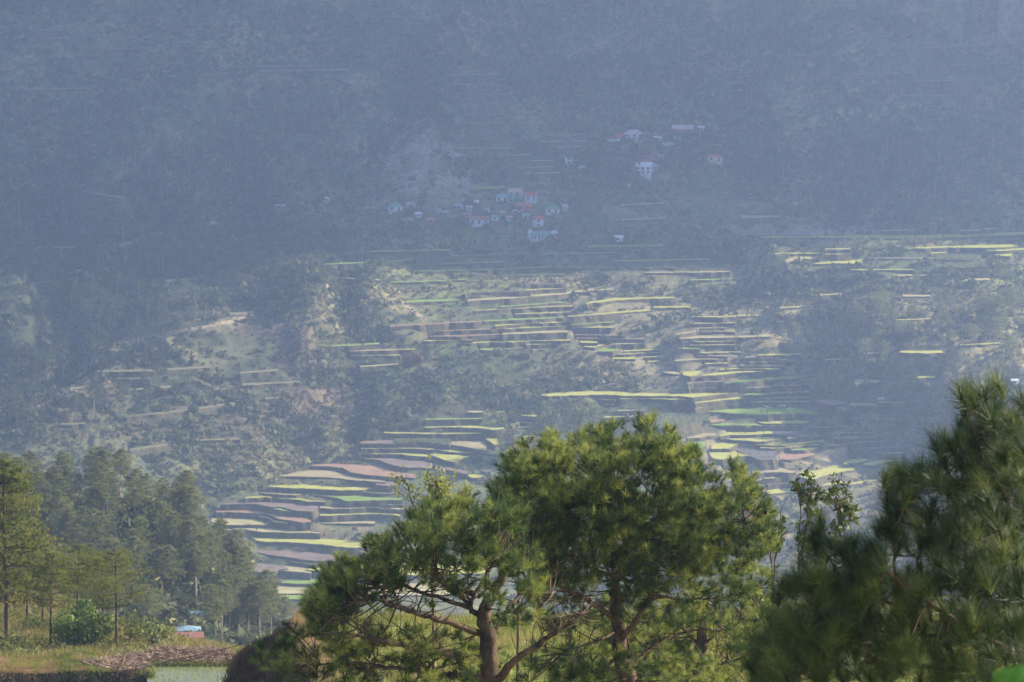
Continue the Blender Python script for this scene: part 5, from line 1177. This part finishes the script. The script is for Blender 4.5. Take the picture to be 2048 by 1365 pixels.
B_lobes = [([(985, 968), (1035, 905), (1110, 885), (1190, 876), (1218, 848), (1262, 862), (1300, 856), (1350, 880), (1384, 868), (1400, 935), (1450, 990), (1490, 930), (1520, 975), (1548, 1040), (1535, 1090), (1480, 1130), (1400, 1140), (1300, 1150), (1180, 1140), (1080, 1165), (1010, 1130), (960, 1060)], 2.1, 1.75),
           ([(1040, 1140), (1500, 1120), (1520, 1215), (1380, 1250), (1180, 1230), (1060, 1235)], 1.5, .42), ([(1040, 1290), (1200, 1270), (1330, 1280), (1480, 1300), (1500, 1380), (1020, 1380)], 1.2, .45)]
cb = big_pine('pine_tree', 'tallest round topped pine in the middle foreground', 76, B_tr, B_l, B_lobes, 42, .175, .0085, 0, 'large foreground pines', frac=.7, yel=.33)
D_tr = [(1400, 1440), (1396, 1360), (1402, 1290), (1410, 1230), (1412, 1180)]
D_l = [([(1400, 1300), (1440, 1260), (1490, 1235)], .05, .015, 0), ([(1402, 1290), (1350, 1250), (1300, 1240)], .05, .015, 0), ([(1398, 1340), (1470, 1320), (1530, 1300)], .05, .015, 0), ([(1398, 1340), (1320, 1310), (1250, 1300)], .05, .015, 0)]
D_lobes = [([(1250, 1200), (1420, 1150), (1540, 1140), (1570, 1220), (1560, 1380), (1100, 1380), (1060, 1300)], 1.5, .8)]
big_pine('pine_tree', 'yellower pine behind and below the middle foreground pine', 92, D_tr, D_l, D_lobes, 36, .21, .011, 0, None, frac=.5, yel=.75)
# near pine on the right
E_tr = [(2160, 1480), (2130, 1380), (2080, 1290), (2040, 1180), (2020, 1050), (2010, 930), (2012, 840)]
E_l = [([(2110, 1350), (1960, 1270), (1868, 1215), (1790, 1160), (1760, 1120)], .03, .008, [0, -.3, -.5, -.6, -.7]), ([(2030, 1120), (1980, 1050), (1930, 990), (1890, 940)], .02, .006, [0, -.2, -.3, -.4]), ([(2120, 1400), (1950, 1350), (1800, 1330), (1700, 1330), (1600, 1345)], .028, .006, [0, -.3, -.3, 0, .2]),
       ([(1960, 1272), (1850, 1270), (1740, 1260), (1620, 1250)], .016, .005, 0), ([(1868, 1215), (1760, 1200), (1680, 1150), (1640, 1090)], .014, .005, -.3), ([(2070, 1270), (1990, 1180), (1900, 1100)], .018, .006, .4), ([(2012, 1000), (1960, 900), (1935, 820)], .014, .006, -.2), ([(1790, 1160), (1790, 1080), (1810, 1000), (1825, 940)], .012, .005, -.6), ([(2020, 1060), (2080, 960), (2070, 860)], .014, .005, .2)]
Epts = [(1942, 800, 0), (2000, 835, 0), (1905, 905, -.2), (1862, 948, -.3), (1825, 990, -.5), (1850, 1040, -.5), (1800, 1090, -.6), (1640, 1040, -.3), (1632, 1070, -.3), (1735, 1100, -.6), (1755, 1060, -.5), (1700, 1130, -.5), (1600, 1170, -.2), (1610, 1130, -.2), (1540, 1240, 0), (1530, 1290, 0), (1510, 1330, 0), (1570, 1300, 0), (1960, 870, 0), (2040, 870, .2), (2045, 800, .2), (1985, 800, 0), (1920, 850, -.1), (1870, 890, -.2)]
for (u0, u1, v0, v1, m) in ((1880, 2060, 880, 1060, 100), (1830, 2060, 1040, 1180, 84), (1700, 2060, 1140, 1260, 100), (1620, 2060, 1240, 1370, 150), (1545, 1720, 1150, 1300, 90), (1495, 1640, 1250, 1370, 60), (1640, 1770, 1080, 1200, 40), (1920, 2000, 760, 830, 10), (1770, 1880, 930, 1110, 44), (1935, 2060, 800, 900, 34)):
    for q in range(m): Epts.append((rng.uniform(u0, u1), rng.uniform(v0, v1), rng.uniform(-.9, 1.6)))
e = obj('pine_tree', None); yE = 30.0; base = np.array(pt(*E_tr[0], yE)); tag(e, 'close dark pine with long needles cut by the right edge', 'tree'); Bq = Bag(); LPq = [limb(Bq, E_tr, yE, .05, .012, None, .004)]
for (P_, r0, r1, dy) in E_l: LPq.append(limb(Bq, P_, yE, r0, r1, dy, .006))
for L_ in LPq:
    for q in range(len(L_)//4, len(L_)):
        if rng.random() < .85:
            p = L_[q]+rng.normal(size=3)*[.10, .10, .07]; uq_, vq_ = proj(*p); Epts.append((uq_, vq_-14, p[1]-yE))
cE = np.array([pt(u, v, yE+dy) for (u, v, dy) in Epts]); aE = unit(np.array([0, -.1, 1.0])+rdir(len(cE))*.55+np.array([-.25, 0, 0])); twigs(Bq, cE, aE, LPq, .4, .004, .16)
gz = ground(base[0], base[1]); V_, F_ = tube([(base[0], base[1], gz-.3), tuple(base)], [.09, .055], 8); Bq.add(V_, F_); Bq.V = [v-base for v in Bq.V]; obj('trunk', Bq.mesh('trunk', [M['bark']], True), e)
M['pine_close'] = mat('close_pine_needles', (.025, .050, .016), (.070, .105, .028), 3.0, .5, trans=.25, spec=.4)
K = Bag(); hi_ = rng.random(len(cE)) < .2; hi_[:2] = True
for kk, mi in ((~hi_, 0), (hi_, 1)):
    V_, F_ = tufts(cE[kk], aE[kk], 130, .20*rng.uniform(.85, 1.15, kk.sum()), .0036, (.15, 1.35), .10); K.add(V_-base, F_, mi)
M['pine_close2'] = mat('close_young_needles', (.09, .13, .03), (.20, .23, .06), 3.0, .5, trans=.35, spec=.4)
obj('crown', K.mesh('crown', [M['pine_close'], M['pine_close2']]), e)
e.location = tuple(base)

# leafy saplings behind the pines
def sapling(u, v0, v1, y0, wpx, n, leaf, mt, label, stems=3, name='sapling', clump=10):
    e = obj(name, None); b_ = np.array(pt(u, v0, y0)); s = y0/F; tag(e, label, 'tree', None); T, K = Bag(), Bag(); gz = ground(b_[0], b_[1]); ends = []
    H_ = (v0-v1)*s
    T.add(*tube(smooth_path([(0, 0, gz-b_[2]-.2), (.05, 0, (gz-b_[2])*.4), (0, 0, 0)], 3), np.linspace(.035, .025, 7), 6))
    for q in range(stems):
        ex = rng.uniform(-.4, .4)*wpx*s; P_ = smooth_path([(0, 0, 0), (ex*.4, rng.normal()*.15, H_*.35), (ex*.9, rng.normal()*.2, H_*.7), (ex*1.15, rng.normal()*.2, H_*rng.uniform(.85, .98))], 4, .01)
        T.add(*tube(P_, np.linspace(.02, .006, len(P_)), 5)); 
        for k_ in range(clump):
            i_ = rng.integers(len(P_)//3, len(P_)); p1 = P_[i_]+rng.normal(size=3)*[wpx*s*.17, wpx*s*.15, H_*.05]; T.add(*tube([P_[max(0, i_-2)], p1], [.010, .005], 3)); ends.append(p1)
    ends = np.array(ends); c = ends[rng.integers(0, len(ends), n)]+rng.normal(size=(n, 3))*wpx*s*.075
    K.add(*leaves(c, leaf*rng.uniform(.6, 1.2, n), None, .45)); obj('trunk', T.mesh('trunk', [M['bark']]), e); obj('crown', K.mesh('crown', [mt]), e); e.location = tuple(b_)
sapling(862, 1120, 936, 88, 120, 900, .055, M['broad'], 'yellow green leafy tree rising behind the left foreground pine', 5, clump=16)
sapling(1032, 1010, 900, 90, 80, 420, .055, M['broad'], 'sprig of yellow leaves at the shoulder of the middle pine', 3, clump=12)
sapling(1595, 1180, 946, 84, 62, 520, .075, M['broad_dark'], 'slim sapling with glossy leaves right of the middle pine', 3, clump=12)
sapling(1690, 1180, 968, 84, 85, 620, .075, M['broad_dark'], 'second glossy sapling beside the close right pine', 3, clump=12)
sapling(1545, 1200, 985, 86, 40, 200, .07, M['broad_dark'], 'thin pale stemmed sapling against the middle pine', 2, clump=8)
sapling(1560, 1370, 1150, 84, 120, 900, .07, M['broad'], 'yellow green bush in the gap between the pines', 5, clump=16)
sapling(1750, 1370, 1180, 80, 160, 900, .07, M['broad_dark'], 'leafy shrub seen through the close right pine', 5, clump=16)
sapling(1440, 1380, 1240, 100, 140, 900, .07, M['broad'], 'pale yellow shrub low behind the middle pine', 5, clump=16)
# hill grass
def crest_pts(n, u0, u1, y0, y1): return pts(u0, u1, y0, y1, n)
grass_mass('hill_grass', pts(560, 2100, 84, 122, 16000, lambda u, y: (u-CX)/F*y > np.interp(y, [85, 95, 103, 112, 120, 124], [-3.3, -3.9, -4.7, -5.6, -5.9, -5.9])+.1), M['green_grass'], 'sunlit yellow green grass on the hill behind the pines', (.12, .4), .02, 4)
grass_mass('hill_dry_grass', pts(560, 2100, 84, 122, 9000, lambda u, y: (fbm(u/60., y/3., 3, 300) > .02) & ((u-CX)/F*y > np.interp(y, [85, 95, 103, 112, 120, 124], [-3.3, -3.9, -4.7, -5.6, -5.9, -5.9])+.1)), M['dry_grass'], 'drier tawny patches of grass on the hill behind the pines', (.1, .4), .02, 4)
hb = pts(620, 2000, 100, 121, 150); shrub_mass('hill_bushes', hb, np.clip(rng.gamma(2.5, .13, len(hb)), .1, .7), M['bush_mix'], 'small bushes on the grassy hill behind the pines', per=110, lf=.34)
grass_mass('bank_grass', pts(440, 660, 98, 124, 16000, lambda u, y: (np.abs((u-CX)/F*y-np.interp(y, [85, 95, 103, 112, 120, 124], [-3.3, -3.9, -4.7, -5.6, -5.9, -5.9])-.1) < .35) | ((y > 117.5) & (y < 122.5) & ((u-CX)/F*y > -6.0))), M['dry_grass'], 'tawny dry grass on the edge of the earth bank', (.12, .45), .016, 5)
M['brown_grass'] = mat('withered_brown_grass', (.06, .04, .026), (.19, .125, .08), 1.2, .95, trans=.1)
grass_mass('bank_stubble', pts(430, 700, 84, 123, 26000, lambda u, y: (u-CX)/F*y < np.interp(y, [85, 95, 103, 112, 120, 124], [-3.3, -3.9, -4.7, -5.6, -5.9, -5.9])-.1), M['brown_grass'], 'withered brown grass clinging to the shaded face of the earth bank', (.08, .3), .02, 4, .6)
# near broad leaf at the lower right corner
def big_leaf(p0, p1, width, bend, label):
    p0, p1 = np.array(p0), np.array(p1); L = p1-p0; side = unit(np.cross(L, [0, 1, 0])[None])[0]; R = []; n_ = 14
    for t in np.linspace(0, 1, n_):
        p = p0+L*t+np.array([0, 0, 1])*bend*math.sin(math.pi*t); w_ = width*(math.sin(math.pi*min(1, .06+t*.94))**.7); 
        for s_ in (-1, -.5, 0, .5, 1): R.append(p+side*w_*s_+np.array([0, 1, 0])*abs(s_)*w_*.25)
    Fq_ = [(5*a+b, 5*a+b+1, 5*a+b+6, 5*a+b+5) for a in range(n_-1) for b in range(4)]
    return np.array(R), np.array(Fq_)
M['close_leaf'] = mat('close_broad_leaf', (.07, .20, .03), (.12, .28, .05), 5, .4, trans=.45, spec=.4)
e = obj('broadleaf_plant', None); b0 = np.array(pt(2200, 1500, 9.0)); e.location = tuple(b0); tag(e, 'out of focus bright green leaf poking into the bottom right corner', 'plant')
for (a_, c_, w_, bd) in (((2190, 1500, 9.0), (1985, 1345, 8.8), .058, .03), ((2190, 1500, 9.0), (2080, 1290, 9.2), .05, .02), ((2190, 1500, 9.0), (2300, 1330, 9.1), .05, .02)):
    V_, F_ = big_leaf(pt(*a_)-b0, pt(*c_)-b0, w_, bd, ''); obj('leaf', mesh('leaf', V_, F_, [M['close_leaf']], None, True), e)
gz = ground(b0[0], b0[1]); V_, F_ = tube([(0, 0, gz-b0[2]-.1), (0, 0, 0)], [.02, .008], 6); obj('stem', mesh('stem', V_, F_, [M['bush_green']]), e)
# overhead cable across the pond
P_ = smooth_path([pt(560, 1268, 150), pt(430, 1303, 170), pt(250, 1345, 190), pt(60, 1400, 215)], 6); V_, F_ = tube(P_, .012, 4); tag(obj('cable', mesh('cable', V_, F_, [M['cloth']])), 'thin black cable slung past the earth bank above the pond', 'cable')

# ---------------------------------------------------------------- haze
def add_haze():
    V_, F_ = box(-1500, 1600, -60, 3450, -420, 720)
    hm = bpy.data.materials.new('air'); hm.use_nodes = True; nn = hm.node_tree.nodes; nn.clear()
    out = nn.new('ShaderNodeOutputMaterial'); pv = nn.new('ShaderNodeVolumePrincipled')
    pv.inputs['Color'].default_value = (*HAZE_COL, 1); pv.inputs['Density'].default_value = HAZE; pv.inputs['Anisotropy'].default_value = HAZE_G
    hm.node_tree.links.new(pv.outputs[0], out.inputs['Volume'])
    tag(obj('haze', mesh('haze', V_, F_, [hm])), kind='stuff')
add_haze()
